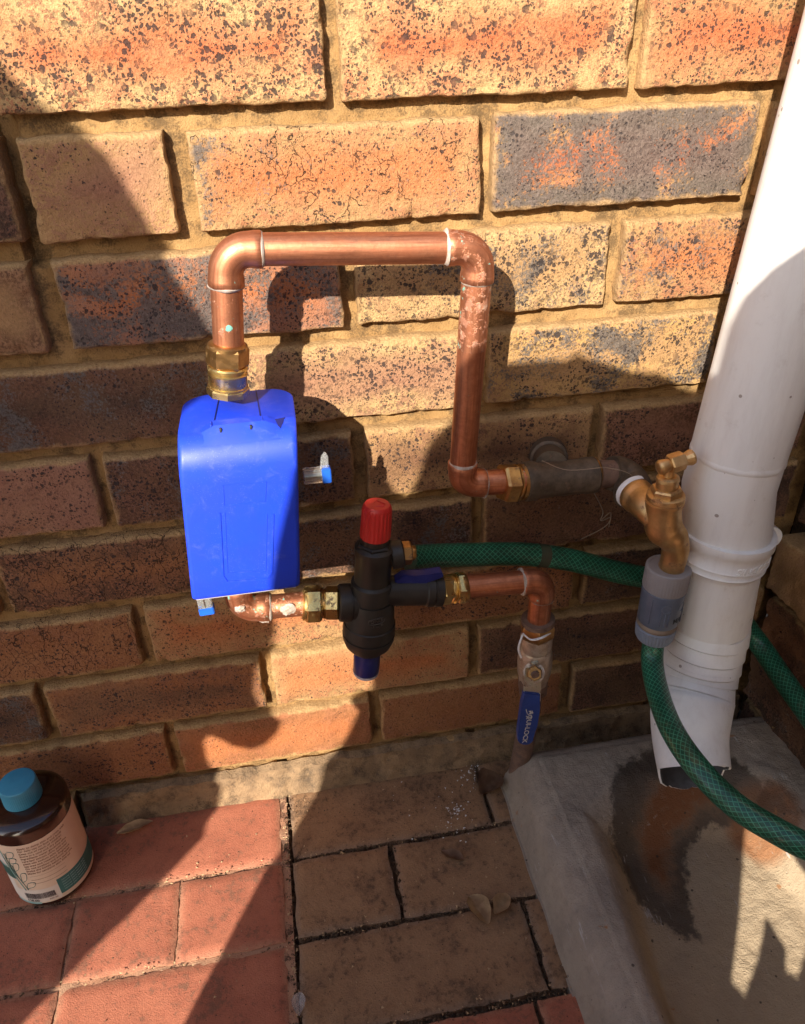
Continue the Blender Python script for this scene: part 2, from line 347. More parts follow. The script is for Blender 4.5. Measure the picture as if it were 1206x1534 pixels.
def mat_concrete():
    t = NT('cast_concrete'); tc = t.n('TexCoord'); v = tc.outputs['Object']; p = t.n('SeparateXYZ'); t.put(p, 0, v)
    n1 = t.noise(v, 14, 6, .7, .3); n2 = t.noise(v, 90, 6, .75); n3 = t.noise(v, 600, 3, .7)
    c = t.mix(t.ramp(n1, .3, .7), (.29, .245, .20), (.42, .35, .275))
    c = t.mix(t.math('MULTIPLY', t.ramp(n2, .48, .7), .4), c, (.20, .165, .145))
    # brown-yellow silt in the channel (low parts)
    low = t.math('MULTIPLY', t.ramp(p.outputs[0], .425, .455), t.ramp(t.math('ADD', p.outputs[2], t.math('MULTIPLY', t.math('SUBTRACT', n1, .5), .03)), .052, .030))
    c = t.mix(t.math('MULTIPLY', low, .7), c, t.mix(n2, (.34, .235, .13), (.46, .36, .23)))
    # wet crescent below the spout
    def dist(cx, cy, sx, sy):
        a = t.math('DIVIDE', t.math('SUBTRACT', p.outputs[0], cx), sx); b = t.math('DIVIDE', t.math('SUBTRACT', p.outputs[1], cy), sy)
        d = t.math('SQRT', t.math('ADD', t.math('MULTIPLY', a, a), t.math('MULTIPLY', b, b))); return t.math('ADD', d, t.math('MULTIPLY', t.math('SUBTRACT', t.noise(v, 44, 7, .75), .5), .5))
    d1 = dist(.556, -.178, .096, .104); d2 = dist(.592, -.262, .082, .104)
    wet = t.math('MULTIPLY', t.ramp(d1, 1.05, .95), t.ramp(d2, .94, 1.03))
    d3 = dist(.553, -.182, .068, .074); rust = t.math('MULTIPLY', t.ramp(d3, 1.15, .75), t.ramp(dist(.592, -.262, .082, .104), 1.0, 1.3))
    rust = t.math('MAXIMUM', rust, t.math('MULTIPLY', t.ramp(dist(.630, -.172, .036, .040), 1.2, .7), .8))
    c = t.mix(t.math('MULTIPLY', rust, t.ramp(n2, .25, .5, .6, 1.0)), c, (.27, .10, .032))
    c = t.mix(t.math('MULTIPLY', wet, t.ramp(rust, 0, 1, .84, .32)), c, (.050, .036, .027))
    # lime runs and paint streaks on the rim
    ms = t.n('Mapping'); t.put(ms, 'Vector', v); ms.inputs['Rotation'].default_value = (0, 0, .16); ms.inputs['Scale'].default_value = (1, .16, 1)
    stk = t.math('MULTIPLY', t.ramp(t.noise(ms.outputs[0], 150, 4, .7), .60, .66), t.ramp(t.noise(v, 20, 3), .5, .6))
    c = t.mix(t.math('MULTIPLY', stk, .6), c, (.52, .50, .47))
    c = t.mix(t.math('MULTIPLY', t.ramp(t.noise(v, 38, 5, .6), .66, .70), .8), c, (.36, .17, .07))
    vo = t.vor(v, 110); cc = t.n('SeparateColor'); t.put(cc, 0, vo.outputs['Color'])
    sp = t.ramp(t.math('SUBTRACT', t.math('MULTIPLY', t.math('POWER', cc.outputs[0], 7.0), .22), vo.outputs['Distance']), -.01, .03)
    c = t.mix(t.math('MULTIPLY', sp, .8), c, (.05, .035, .025))
    c = t.mix(.3, c, t.mix(n3, (.4, .4, .4), (1.2, 1.2, 1.2)), 'MULTIPLY')
    pit = t.ramp(t.vor(v, 260).outputs['Distance'], .16, .05); pit = t.math('MULTIPLY', pit, t.ramp(t.noise(v, 60, 3), .55, .65))
    c = t.mix(t.math('MULTIPLY', pit, .6), c, (.10, .075, .055))
    h = t.math('SUBTRACT', t.math('ADD', t.math('MULTIPLY', n2, 1.2), t.math('MULTIPLY', n3, .5)), pit)
    return t.set(col=c, rough=t.ramp(wet, 0, 1, .85, .45), spec=.3, nrm=t.bump(h, .0020, .9))

BRICK = mat_brick()
MORTAR = mat_rough('tan_mortar', (.30, .175, .068), (.42, .26, .11), (.11, .07, .035), 30, 650, .004, dk=(.56, .70), grain=.35)
FOOT = mat_rough('mortar_smeared_footing', (.24, .16, .095), (.36, .24, .135), (.09, .065, .045), 34, 500, .006, dk=(.56, .74))
SOIL = mat_rough('dark_joint_soil', (.11, .072, .045), (.18, .115, .07), (.025, .018, .012), 60, 900, .004)
RED = mat_paver('red_painted_paver', (.48, .172, .100), (.39, .13, .078), (.22, .11, .07), .5, .45, wornc=(.45, .26, .16), bk=.25)
BROWN = mat_paver('brown_grey_paver', (.38, .225, .12), (.27, .155, .085), (.11, .072, .046), .5, .5, wornc=(.28, .21, .155))
CONC = mat_concrete()
COPPER = mat_copper()
BRASS = mat_metal('machined_brass', (.80, .60, .24), (.64, .45, .17), (.24, .40), spots=(.20, .13, .06), scale=90)
BRASSD = mat_metal('dull_brass', (.50, .31, .12), (.36, .20, .08), (.3, .5), spots=(.14, .09, .05), scale=90)
TAPB = mat_metal('cast_tap_brass', (.72, .49, .24), (.56, .35, .15), (.38, .55), spots=(.28, .13, .05), scale=60, bd=.0006)
IRON = mat_metal('dark_galvanised_iron', (.062, .046, .032), (.125, .094, .066), (.5, .7), metal=.35, spots=(.13, .075, .045), bd=.0008)
RUSTY = mat_metal('brown_rusty_steel', (.12, .075, .055), (.20, .12, .085), (.7, .85), metal=.15, spots=(.08, .04, .03), bd=.001)
NICKEL = mat_metal('grimy_nickel_brass', (.52, .43, .34), (.36, .27, .20), (.35, .55), metal=.55, spots=(.14, .085, .06), bd=.0006)
ZINC = mat_metal('zinc_plated_steel', (.66, .70, .66), (.55, .60, .50), (.25, .42), spots=(.36, .36, .27))
SOLDER = mat_metal('chalky_solder', (.46, .42, .38), (.36, .28, .22), (.6, .8), metal=.25, scale=200, bd=.0006)
BLUE = mat_plastic('blue_plastic', (.010, .052, .66), (.008, .044, .60), .44, .28, (.35, .38, .60), 40)
BLUEL = mat_plastic('light_blue_plastic', (.015, .11, .55), None, .35)
NAVY = mat_plastic('navy_plastic', (.008, .012, .10), (.010, .018, .14), .35, .2)
LEVB = mat_plastic('blue_vinyl_sleeve', (.012, .045, .22), (.010, .032, .16), .4, .25)
BLACK = mat_plastic('black_plastic', (.012, .011, .010), (.022, .018, .015), .42, .3, (.10, .08, .06), 60)
REDP = mat_plastic('red_plastic', (.52, .022, .018), (.42, .018, .015), .4, .15)
GREY = mat_plastic('grey_plastic', (.30, .275, .275), (.25, .235, .24), .45, .2)
GREYB = mat_plastic('blue_grey_plastic', (.115, .14, .19), (.085, .105, .15), .3, .2)
DARKG = mat_plastic('dark_grey_print', (.02, .022, .028), None, .5)
RUBBER = mat_plastic('worn_grey_seal', (.25, .19, .14), (.16, .12, .09), .6)
TAPE = mat_plastic('white_thread_tape', (.78, .78, .78), (.7, .7, .72), .6)
PVC = mat_pvc(); HOSE = mat_hose()
CYAN = mat_plastic('blue_bottle_cap', (.05, .27, .42), (.04, .23, .36), .42, .15)
PAPER = mat_plastic('printed_paper_label', (.68, .54, .42), (.64, .50, .39), .55)
PAPERW = mat_plastic('white_paper_label', (.66, .60, .55), None, .55)
INK = mat_plastic('brown_ink', (.22, .11, .07), None, .6)
INKB = mat_plastic('black_ink', (.03, .025, .03), None, .6)
TEAL = mat_plastic('teal_ink', (.05, .17, .17), (.04, .14, .14), .55)
TEALD = mat_plastic('dark_teal_ink', (.03, .095, .08), None, .55)
TEALL = mat_plastic('pale_teal_ink', (.25, .42, .42), None, .55)
PRINT = mat_plastic('faded_white_print', (.42, .40, .37), (.55, .52, .48), .6, scale=300)
LEAF = mat_plastic('dry_tan_leaf', (.62, .45, .26), (.46, .31, .17), .6, scale=120, bd=.001)
LEAFB = mat_plastic('dry_brown_leaf', (.28, .165, .10), (.19, .11, .065), .6, scale=90, bd=.001)
LEAFO = mat_plastic('dry_orange_leaf', (.36, .13, .04), (.24, .09, .04), .6, scale=90, bd=.001)
CHALK = mat_plastic('white_paint_crumbs', (.72, .72, .70), (.6, .6, .58), .8)
WEB = mat_plastic('cobweb_threads', (.24, .18, .125), None, .6)
HUSK = mat_plastic('seed_husks', (.50, .35, .19), (.26, .16, .09), .8)
def mat_amber():
    t = NT('amber_plastic'); return t.set(col=(.022, .006, .003), rough=.2, spec=.6, coat=.4)
AMBER = mat_amber()
def mat_clear():
    t = NT('clear_plastic'); return t.set(col=(.85, .87, .88), rough=.12, trans=.85, ior=1.4)
CLEAR = mat_clear()
BLOCKER = mat_rough('blocker_board', (.36, .33, .29), (.44, .40, .35), (.2, .18, .15), 12, 200, .002)  # colour of the added, unseen sun-blocking boards

# ------------------------------------------------------------------ ground and paving
bm = bmesh.new()
box(bm, (-60, -60, -.30), (60, .30, -.012)); g = obj('ground', bm, SOIL, smooth=False); tag(g, kind='structure')
def slab(bm, x0, x1, y0, y1, z0, z1, res=.006, r=.004, amp=.0006, seed=0):
    nx = max(3, int((x1 - x0) / res)); ny = max(3, int((y1 - y0) / res)); G = {}
    for i in range(nx + 1):
        for j in range(ny + 1):
            x = x0 + (x1 - x0) * i / nx; y = y0 + (y1 - y0) * j / ny
            e = min(x - x0, x1 - x, y - y0, y1 - y)
            p = V(x, y, seed * 3.7)
            wx = noise.noise(p * 45) * .0022 + noise.noise(p * 150) * .0012
            wy = noise.noise(p * 45 + V(9, 9, 9)) * .0022 + noise.noise(p * 150 + V(9, 9, 9)) * .0012
            k = max(0, 1 - e / .012)
            z = z1 + noise.noise(p * 30) * amp + noise.noise(p * 110) * amp * .6
            if e < r: z -= (1 - math.sqrt(max(0, 1 - (1 - e / r) ** 2))) * r
            G[i, j] = bm.verts.new((x + wx * k, y + wy * k, z))
    for i in range(nx):
        for j in range(ny): bm.faces.new((G[i, j], G[i + 1, j], G[i + 1, j + 1], G[i, j + 1]))
    rim = [G[i, 0] for i in range(nx + 1)] + [G[nx, j] for j in range(1, ny + 1)] + [G[i, ny] for i in range(nx - 1, -1, -1)] + [G[0, j] for j in range(ny - 1, 0, -1)]
    low = [bm.verts.new((v.co.x, v.co.y, z0)) for v in rim]
    n = len(rim)
    for i in range(n): bm.faces.new((rim[i], rim[(i + 1) % n], low[(i + 1) % n], low[i]))
YARD = mat_rough('pale_yard_concrete', (.42, .34, .26), (.50, .41, .32), (.25, .19, .14), 3, 120, .003)
bm = bmesh.new(); box(bm, (-60, -60, -.04), (60, -1.33, -.003)); tag(obj('yard', bm, YARD, smooth=False), kind='structure')  # unseen pale ground added to bounce warm light into the shade
pave = bpy.data.objects.new('paving', None); link(pave); tag(pave, kind='structure')
def paver(x0, x1, y0, y1, m, seed, res=.006, dz=0):
    bm = bmesh.new(); k = .0015
    slab(bm, x0 - k, x1 + k, y0 - k, y1 + k, -.05, dz, res, r=.0022, seed=seed)
    o = obj('paver', bm, m, pave); o['dim'] = (x1 - x0, y1 - y0, .05); return o
sd = 0; rnd = random.Random(5)
# left: red pavers, rows run along the wall
for (y0, y1, js) in ((-.093, -.008, (.107, -.118, -.345, -.575)), (-.184, -.101, (.107, -.003, -.112, -.34, -.57)), (-.278, -.192, (.107, -.112, -.345, -.575)),
                     (-.372, -.286, (.107, .0, -.225, -.455, -.6)), (-.466, -.380, (.107, -.118, -.345, -.575))):
    for a, b in zip(js[1:], js[:-1]):
        sd += 1; paver(a + .004, b - .001, y0, y1, RED, sd, .006, rnd.uniform(-.0012, .0012))
# right: old brown pavers
for (y0, y1, js, m) in ((-.092, -.006, (.120, .354, .47, .70), BROWN), (-.182, -.100, (.120, .231, .46, .70), BROWN), (-.276, -.190, (.120, .357, .47, .70), BROWN),
                        (-.372, -.286, (.120, .34, .47, .70), RED), (-.466, -.380, (.120, .231, .46, .70), RED)):
    for a, b in zip(js[:-1], js[1:]):
        sd += 1; paver(a + .001, b - .007, y0, y1, m, sd, .006, rnd.uniform(-.0015, .001))
for k in range(9):
    for u in range(-4, 4):
        sd += 1; x = u * .232 + (k % 2) * .116
        paver(x, x + .224, -.56 - k * .094, -.475 - k * .094, RED, sd, .03, rnd.uniform(-.001, .001))

SAND = mat_rough('sandy_joint_filling', (.42, .21, .125), (.46, .27, .17), (.07, .04, .03), 30, 700, .003, dk=(.60, .68))
bm = bmesh.new(); G = {}
for i in range(161):
    for j in range(100):
        x = -.60 + .716 * i / 160; y = -.470 + .462 * j / 99
        G[i, j] = bm.verts.new((x, y, -.0026 + noise.noise(V(x, y, 0) * 70) * .0018 + noise.noise(V(x, y, 0) * 200) * .001))
for i in range(160):
    for j in range(99): bm.faces.new((G[i, j], G[i + 1, j], G[i + 1, j + 1], G[i, j + 1]))
obj('joint_sand', bm, SAND, pave)

# ------------------------------------------------------------------ brick walls
H0 = .056; CH = .08476
def brick_bm(w, h, d, seed, res=.004, edge=1.0, amp=.0007):
    """front face at y=0 (facing -y), body behind; origin at lower left front"""
    bm = bmesh.new(); nx = max(4, int(w / res)); nz = max(4, int(h / res)); G = {}
    xs = [0, .0012, .003, .0055] + [.0055 + (w - .011) * i / nx for i in range(1, nx)] + [w - .0055, w - .003, w - .0012, w]
    zs = [0, .0012, .003, .0055] + [.0055 + (h - .011) * i / nz for i in range(1, nz)] + [h - .0055, h - .003, h - .0012, h]
    S3 = V(seed * 1.7, seed * 2.3, seed * .9)
    for i, x in enumerate(xs):
        for j, z in enumerate(zs):
            p = V(x, 0, z) + S3
            ex = min(x, w - x); ez = min(z, h - z); e = min(ex, ez)
            k = max(0, 1 - e / .012)
            a = noise.noise(p * 38) * .0020 + noise.noise(p * 120) * .0010 + noise.noise(p * 330) * .0004
            b = noise.noise(p * 38 + V(7, 1, 3)) * .0018 + noise.noise(p * 120 + V(7, 1, 3)) * .0012 + noise.noise(p * 330 + V(2, 2, 2)) * .0004
            y = -noise.noise(p * 22) * amp * 1.6 - noise.noise(p * 90) * amp - noise.noise(p * 260) * amp * .45
            rr = .0024 + .0012 * noise.noise(p * 60)
            if ex < rr: y += rr * (1 - math.sqrt(max(0, 1 - (1 - ex / rr) ** 2)))
            if ez < rr * (2.2 if z > h / 2 else .8):
                q = rr * (2.2 if z > h / 2 else .8); y += q * (1 - math.sqrt(max(0, 1 - (1 - ez / q) ** 2)))
            chip = noise.noise(p * 70 + V(5, 5, 5))
            if chip > .22 and e < .009: y += (chip - .22) * .014 * (1 - e / .009)
            G[i, j] = bm.verts.new((x + a * k * edge, y, z + b * k * edge))
    nx = len(xs) - 1; nz = len(zs) - 1
    for i in range(nx):
        for j in range(nz): bm.faces.new((G[i, j], G[i + 1, j], G[i + 1, j + 1], G[i, j + 1]))
    rim = [G[i, 0] for i in range(nx + 1)] + [G[nx, j] for j in range(1, nz + 1)] + [G[i, nz] for i in range(nx - 1, -1, -1)] + [G[0, j] for j in range(nz - 1, 0, -1)]
    n = len(rim); prev = rim
    for dd in (.010, d):
        cur = [bm.verts.new((v.co.x + (noise.noise(V(v.co.x, dd, v.co.z) * 90 + S3) * .0008 if dd < .02 else 0), dd, v.co.z)) for v in rim]
        for i in range(n): bm.faces.new((prev[i], prev[(i + 1) % n], cur[(i + 1) % n], cur[i]))
        prev = cur
    bm.faces.new(prev[::-1])
    return bm
# look of each brick: core colour, rim colour, (spots, clinker, cracks)
OR = (.52, .175, .062); RD = (.51, .135, .052); CR = (.56, .37, .17); TN = (.46, .27, .12); PK = (.36, .175, .11); BR = (.16, .078, .043); DK = (.08, .045, .03); OB = (.33, .14, .058); YE = (.55, .34, .13)  # BR and DK also darken shaded rows, deepening the shade by colour
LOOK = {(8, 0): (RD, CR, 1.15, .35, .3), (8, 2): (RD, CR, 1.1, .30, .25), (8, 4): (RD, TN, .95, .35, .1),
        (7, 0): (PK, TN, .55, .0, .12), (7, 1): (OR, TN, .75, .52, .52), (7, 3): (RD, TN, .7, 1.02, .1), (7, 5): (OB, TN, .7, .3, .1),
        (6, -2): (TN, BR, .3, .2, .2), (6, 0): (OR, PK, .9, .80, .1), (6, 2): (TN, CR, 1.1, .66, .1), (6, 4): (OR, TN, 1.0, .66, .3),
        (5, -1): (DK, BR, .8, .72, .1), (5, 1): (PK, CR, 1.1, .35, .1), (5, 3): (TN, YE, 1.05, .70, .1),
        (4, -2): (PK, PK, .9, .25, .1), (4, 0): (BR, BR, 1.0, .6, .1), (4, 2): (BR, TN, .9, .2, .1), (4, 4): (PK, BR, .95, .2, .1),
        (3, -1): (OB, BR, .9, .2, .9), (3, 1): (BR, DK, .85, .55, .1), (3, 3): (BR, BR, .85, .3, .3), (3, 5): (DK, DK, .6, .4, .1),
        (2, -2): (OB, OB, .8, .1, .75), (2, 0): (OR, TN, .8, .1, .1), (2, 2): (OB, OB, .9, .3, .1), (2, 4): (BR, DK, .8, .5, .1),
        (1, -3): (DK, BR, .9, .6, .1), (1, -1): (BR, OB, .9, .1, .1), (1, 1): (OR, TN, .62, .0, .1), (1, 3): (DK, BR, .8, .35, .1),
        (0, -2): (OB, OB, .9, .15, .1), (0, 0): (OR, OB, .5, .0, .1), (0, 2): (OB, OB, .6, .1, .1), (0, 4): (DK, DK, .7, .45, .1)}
def add_brick(wall, x0, x1, z0, h, y, look, seed, res=.004, d=.10, rot=None):
    bm = brick_bm(x1 - x0, h, d, seed, res)
    if rot: bm.transform(rot)
    me_loc = V(x0, y, z0)
    o = obj('brick', bm, BRICK)
    o.parent = wall; o.location = me_loc - wall.location
    c1, c2, a, b, c = look
    o['core'] = c1; o['rim'] = c2; o['look'] = (a, b, c); o['dim'] = (x1 - x0, .1, h) if not rot else (.1, .1, h)
    return o
wall = empty('brick_wall', (0, 0, 0), 'speckled orange and tan face brick wall behind the pipes and the blue box', 'wall')
XC = .700                                   # inner corner
rnd = random.Random(11)
keys = list(LOOK.values())
for row in range(-1, 14):
    for u in range(-9, 7):
        if (u + row) % 2: continue
        L0 = u * .116 + .006; L1 = (u + 2) * .116 - .006
        if row in (7,) and u == -1: parts = [(L0, -.008, -1), (.004, L1 - 0.0055, 0)]
        else: parts = [(L0, L1, u)]
        for (a, b, uu) in parts:
            if row == 8 and u == 0: a = -.001
            if row == 8 and u == -2: b = -.014
            if row == 6 and u == 0: a += .001
            if row == 6 and u == -2: b -= .006
            if a > XC - .012: continue
            b = min(b, XC - .003)
            if b - a < .02: continue
            vis = -1 <= row <= 8 and -4 <= u
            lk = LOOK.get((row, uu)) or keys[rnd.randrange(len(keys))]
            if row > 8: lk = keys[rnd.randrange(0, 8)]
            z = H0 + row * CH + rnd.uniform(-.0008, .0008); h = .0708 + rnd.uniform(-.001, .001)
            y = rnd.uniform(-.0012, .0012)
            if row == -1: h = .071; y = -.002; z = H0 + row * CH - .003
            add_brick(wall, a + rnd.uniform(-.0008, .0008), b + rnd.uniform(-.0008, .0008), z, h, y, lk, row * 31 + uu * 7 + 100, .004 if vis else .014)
# recessed mortar bed
bm = bmesh.new(); nx, nz = 330, 300; G = {}
for i in range(nx + 1):
    for j in range(nz + 1):
        x = -1.05 + (XC + .02 + 1.05) * i / nx; z = -.04 + 1.30 * j / nz
        p = V(x, 0, z); rr = (z - H0) / CH; fr = rr - math.floor(rr)
        y = .0135 + noise.noise(p * 25) * .0012 + noise.noise(p * 120) * .0014 + noise.noise(p * 300) * .0008
        if abs(x + .004) < .009 and .63 < z < .80: y += .014
        G[i, j] = bm.verts.new((x, y, z))
for i in range(nx):
    for j in range(nz): bm.faces.new((G[i, j], G[i + 1, j], G[i + 1, j + 1], G[i, j + 1]))
back = [bm.verts.new(p) for p in ((-1.05, .11, -.04), (XC + .02, .11, -.04), (XC + .02, .11, 1.26), (-1.05, .11, 1.26))]
bm.faces.new(back)
mo = obj('mortar', bm, MORTAR, wall)
# mortar smeared over the footing course, right of the lit corner
bm = bmesh.new(); nx, nz = 220, 22; G = {}
for i in range(nx + 1):
    for j in range(nz + 1):
        x = -.118 + (XC + .118) * i / nx; t = j / nz
        top = .042 + noise.noise(V(x * 30, 0, 1)) * .004 + noise.noise(V(x * 110, 0, 1)) * .002
        y = -.0085 * (1 - t) ** 1.5 - .0038 + noise.noise(V(x, t * .05, 3) * 60) * .0028 + noise.noise(V(x, t * .05, 3) * 190) * .0018
        if x < -.112: y += .012
        if j == nz: y = .006
        G[i, j] = bm.verts.new((x, y, -.012 + (top + .012) * t))
for i in range(nx):
    for j in range(nz): bm.faces.new((G[i, j], G[i + 1, j], G[i + 1, j + 1], G[i, j + 1]))
obj('footing', bm, FOOT, wall)

side = empty('side_wall', (XC, 0, 0), 'shaded rough brick wall at the right edge behind the white downpipe', 'wall')
RZ = Matrix.Rotation(-PI / 2, 4, 'Z')       # front (-y) turns to -x
for row in range(-1, 14):
    for k in range(-1, 6):
        y1 = -(k * .232 + (row % 2) * .116) - .004; y0 = y1 - .220
        y1 = min(y1, -.010)
        if y1 - y0 < .03 or y0 > -.03: continue
        bm = brick_bm(y1 - y0, .069, .10, row * 17 + k * 5 + 900, .006 if k < 2 and row < 9 else .016, 2.4, .0030)
        bm.transform(RZ)
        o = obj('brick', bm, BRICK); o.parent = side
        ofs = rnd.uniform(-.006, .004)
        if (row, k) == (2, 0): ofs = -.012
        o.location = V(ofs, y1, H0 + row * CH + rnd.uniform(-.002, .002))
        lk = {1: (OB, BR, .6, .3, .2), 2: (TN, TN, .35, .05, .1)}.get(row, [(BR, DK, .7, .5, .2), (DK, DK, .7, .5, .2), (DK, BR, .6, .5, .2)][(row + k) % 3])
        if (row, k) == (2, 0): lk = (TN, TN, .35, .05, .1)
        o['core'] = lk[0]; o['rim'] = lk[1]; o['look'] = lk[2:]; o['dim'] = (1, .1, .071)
bm = bmesh.new(); nx, nz = 90, 90; G = {}
for i in range(nx + 1):
    for j in range(nz + 1):
        yy = .02 - 1.5 * i / nx; z = -.04 + 1.30 * j / nz
        G[i, j] = bm.verts.new((XC + .026 + noise.noise(V(yy, z, 3) * 40) * .003, yy, z))
for i in range(nx):
    for j in range(nz): bm.faces.new((G[i, j], G[i + 1, j], G[i + 1, j + 1], G[i, j + 1]))
bm.faces.new([bm.verts.new(p) for p in ((XC + .11, .11, -.04), (XC + .11, -1.48, -.04), (XC + .11, -1.48, 1.26), (XC + .11, .11, 1.26))])
obj('mortar', bm, mat_rough('dark_side_mortar', (.10, .065, .035), (.16, .10, .055), (.04, .03, .02), 30, 500, .004), side)  # darker mortar colours than on the main wall

# ------------------------------------------------------------------ concrete gully
def lerp(a, b, t): return a + (b - a) * t
def sst(a, b, x):
    t = max(0, min(1, (x - a) / (b - a))); return t * t * (3 - 2 * t)
gully = empty('concrete_gully', (.54, -.25, 0), 'pale cast concrete drain channel on the paving under the white downpipe, stained rusty and wet', 'drain')
bm = bmesh.new(); nx, ny = 150, 230; G = {}
X0, X1, Y0, Y1 = .371, .697, -.62, -.036
def gz(x, y):
    yc = -y
    # corner cut at the back left
    top = .060
    il = .462 - .030 * sst(.12, .35, yc)      # inner foot of the left rim
    ir = .618 + .030 * sst(.16, .33, yc)
    edgeL = .432 - .012 * sst(.1, .36, yc)
    fl = .012 - .008 * sst(.12, .6, yc)
    bk = .112
    dl = sst(edgeL, il + .022, x); dr = 1 - sst(ir - .012, ir + .040, x); db = sst(bk - .012, bk + .060, yc - .020 * min(1.6, abs((x - .55) / .09)) ** 2.2)
    m = min(dl, dr, db)
    z = lerp(top, fl, m)
    z += (x - .54) * .0
    return z
for i in range(nx + 1):
    for j in range(ny + 1):
        x = lerp(X0, X1, i / nx); y = lerp(Y0, Y1, j / ny)
        p = V(x, y, 0)
        z = gz(x, y)
        ex = x - X0; eb = Y1 - y
        out = .040
        # battered outer side with a round arris
        q = min(1, ex / out); z = min(z, .058 * (1 - (1 - q) ** 2.1) ** .62 if q < 1 else 9) if q < 1 else z
        qb = min(1, (eb + .004) / .030); z = min(z, .058 * (1 - (1 - qb) ** 2.4) ** .7) if qb < 1 else z
        c = math.hypot(max(0, .050 - ex), max(0, .035 - eb))
        if c > .035: z -= min(z, (c - .035) * 1.2)
        z += noise.noise(p * 26) * .0016 + noise.noise(p * 90) * .0008 + noise.noise(p * 260) * .0004
        wob = noise.noise(p * 22) * .002 * (1 if i < 4 else 0)
        G[i, j] = bm.verts.new((x + wob, y, max(z, 0.0)))
for i in range(nx):
    for j in range(ny): bm.faces.new((G[i, j], G[i + 1, j], G[i + 1, j + 1], G[i, j + 1]))
rim = [G[i, 0] for i in range(nx + 1)] + [G[nx, j] for j in range(1, ny + 1)] + [G[i, ny] for i in range(nx - 1, -1, -1)] + [G[0, j] for j in range(ny - 1, 0, -1)]
low = [bm.verts.new((v.co.x, v.co.y, -.012)) for v in rim]; n = len(rim)
for i in range(n): bm.faces.new((rim[i], rim[(i + 1) % n], low[(i + 1) % n], low[i]))
gb = obj('channel', bm, CONC, gully); gb.matrix_parent_inverse = parent_inv(gully)

# ------------------------------------------------------------------ downpipe
dp = empty('downpipe', at(1061, 930, -.11), 'white painted plastic rain downpipe with a ribbed elbow shoe emptying onto the concrete gully', 'drainpipe')
ax = [at(1337, -80, -.11), at(1315, 0, -.11), at(1111, 690, -.11)]
d = (ax[2] - ax[1]).normalized(); top = ax[1] - d * .55
rP = .0385
jn = at(1105, 680, -.11); cl = at(1087, 795, -.11)
bm = bmesh.new(); sweep(bm, [top, jn - d * .002], rP, 48, wob=.0002); obj('upper_pipe', bm, PVC, dp)
bm = bmesh.new(); sweep(bm, [jn - d * .004, jn - d * .002, jn + d * .001, jn + d * .003], [rP, rP + .0005, rP + .0004, rP - .001], 48, caps=False, wob=.0012); obj('joint_bead', bm, PVC, dp)
bm = bmesh.new(); s1 = cl; sweep(bm, [jn, jn + d * .03, s1], [rP - .0003, rP + .0001, rP + .0002], 48, wob=.0002); obj('lower_pipe', bm, PVC, dp)
# clamp with collar ribs and ear
bm = bmesh.new(); L = .034
lathe(bm, cl - d * .004, cl + d * L, [(0, rP + .0002), (.02, rP + .0045), (.22, rP + .005), (.26, rP + .0035), (.60, rP + .0035), (.63, rP + .0045), (.66, rP + .0025), (.80, rP + .0022), (.83, rP + .0035), (.87, rP + .0012), (1, rP)], 56)
clamp = obj('clamp', bm, PVC, dp)
e0 = at(1148, 803, -.100)
bm = bmesh.new(); sweep(bm, [e0 + V(.001, .004, -.004), e0 + V(.0005, .0005, 0), e0 + V(0, -.0045, 0), e0 + V(0, -.005, 0)], [.010, .0125, .0125, .0115], 28, ups=V(1, 0, 0))
obj('ear', bm, PVC, clamp)
def wrap_clamp(c):
    a = -PI / 2 + .33 + c.x / (rP + .0045); r = rP + .0036 + c.z
    up = -d; base = cl + d * (.0165)
    return base + V(math.cos(a) * r, math.sin(a) * r, 0) + up * c.y
text_obj('embossed_lettering', 'SINGOFLO', PVC, clamp, .0095, None, .0006, wrap_clamp)
# straight part of the shoe, ribbed bend, spout
p0 = cl + d * .02; p1 = at(1062, 935, -.110); p2 = at(1045, 1005, -.120); p3 = at(1034, 1058, -.140); p4 = at(1034, 1110, -.163); p5 = at(1040, 1156, -.186)
bm = bmesh.new()
path = smoothpath([p0, p1], 10) + smoothpath([p1, p2, p3], 14)[1:]
rad = []; pts = []
dense = []
for a, b in zip(path[:-1], path[1:]):
    for k in range(8): dense.append(a.lerp(b, k / 8))
dense.append(path[-1])
acc = 0; tot = sum((b - a).length for a, b in zip(dense[:-1], dense[1:])); s = 0
start = (p1 - p0).length
for i, p in enumerate(dense):
    if i: s += (p - dense[i - 1]).length
    r = rP - .001
    q = (s - start + .006) / .0165
    if q > 0:
        fr = q - math.floor(q); r = rP - .0010 + .0020 * fr - (.0016 if fr < .09 else 0)
    rad.append(r)
sweep(bm, dense, rad, 56, wob=.0003); obj('ribbed_bend', bm, PVC, dp)
bm = bmesh.new()
sp = smoothpath([dense[-1] - (dense[-1] - dense[-6]).normalized() * .014, p3.lerp(p4, .35), p4, p5], 8)
seg = 56
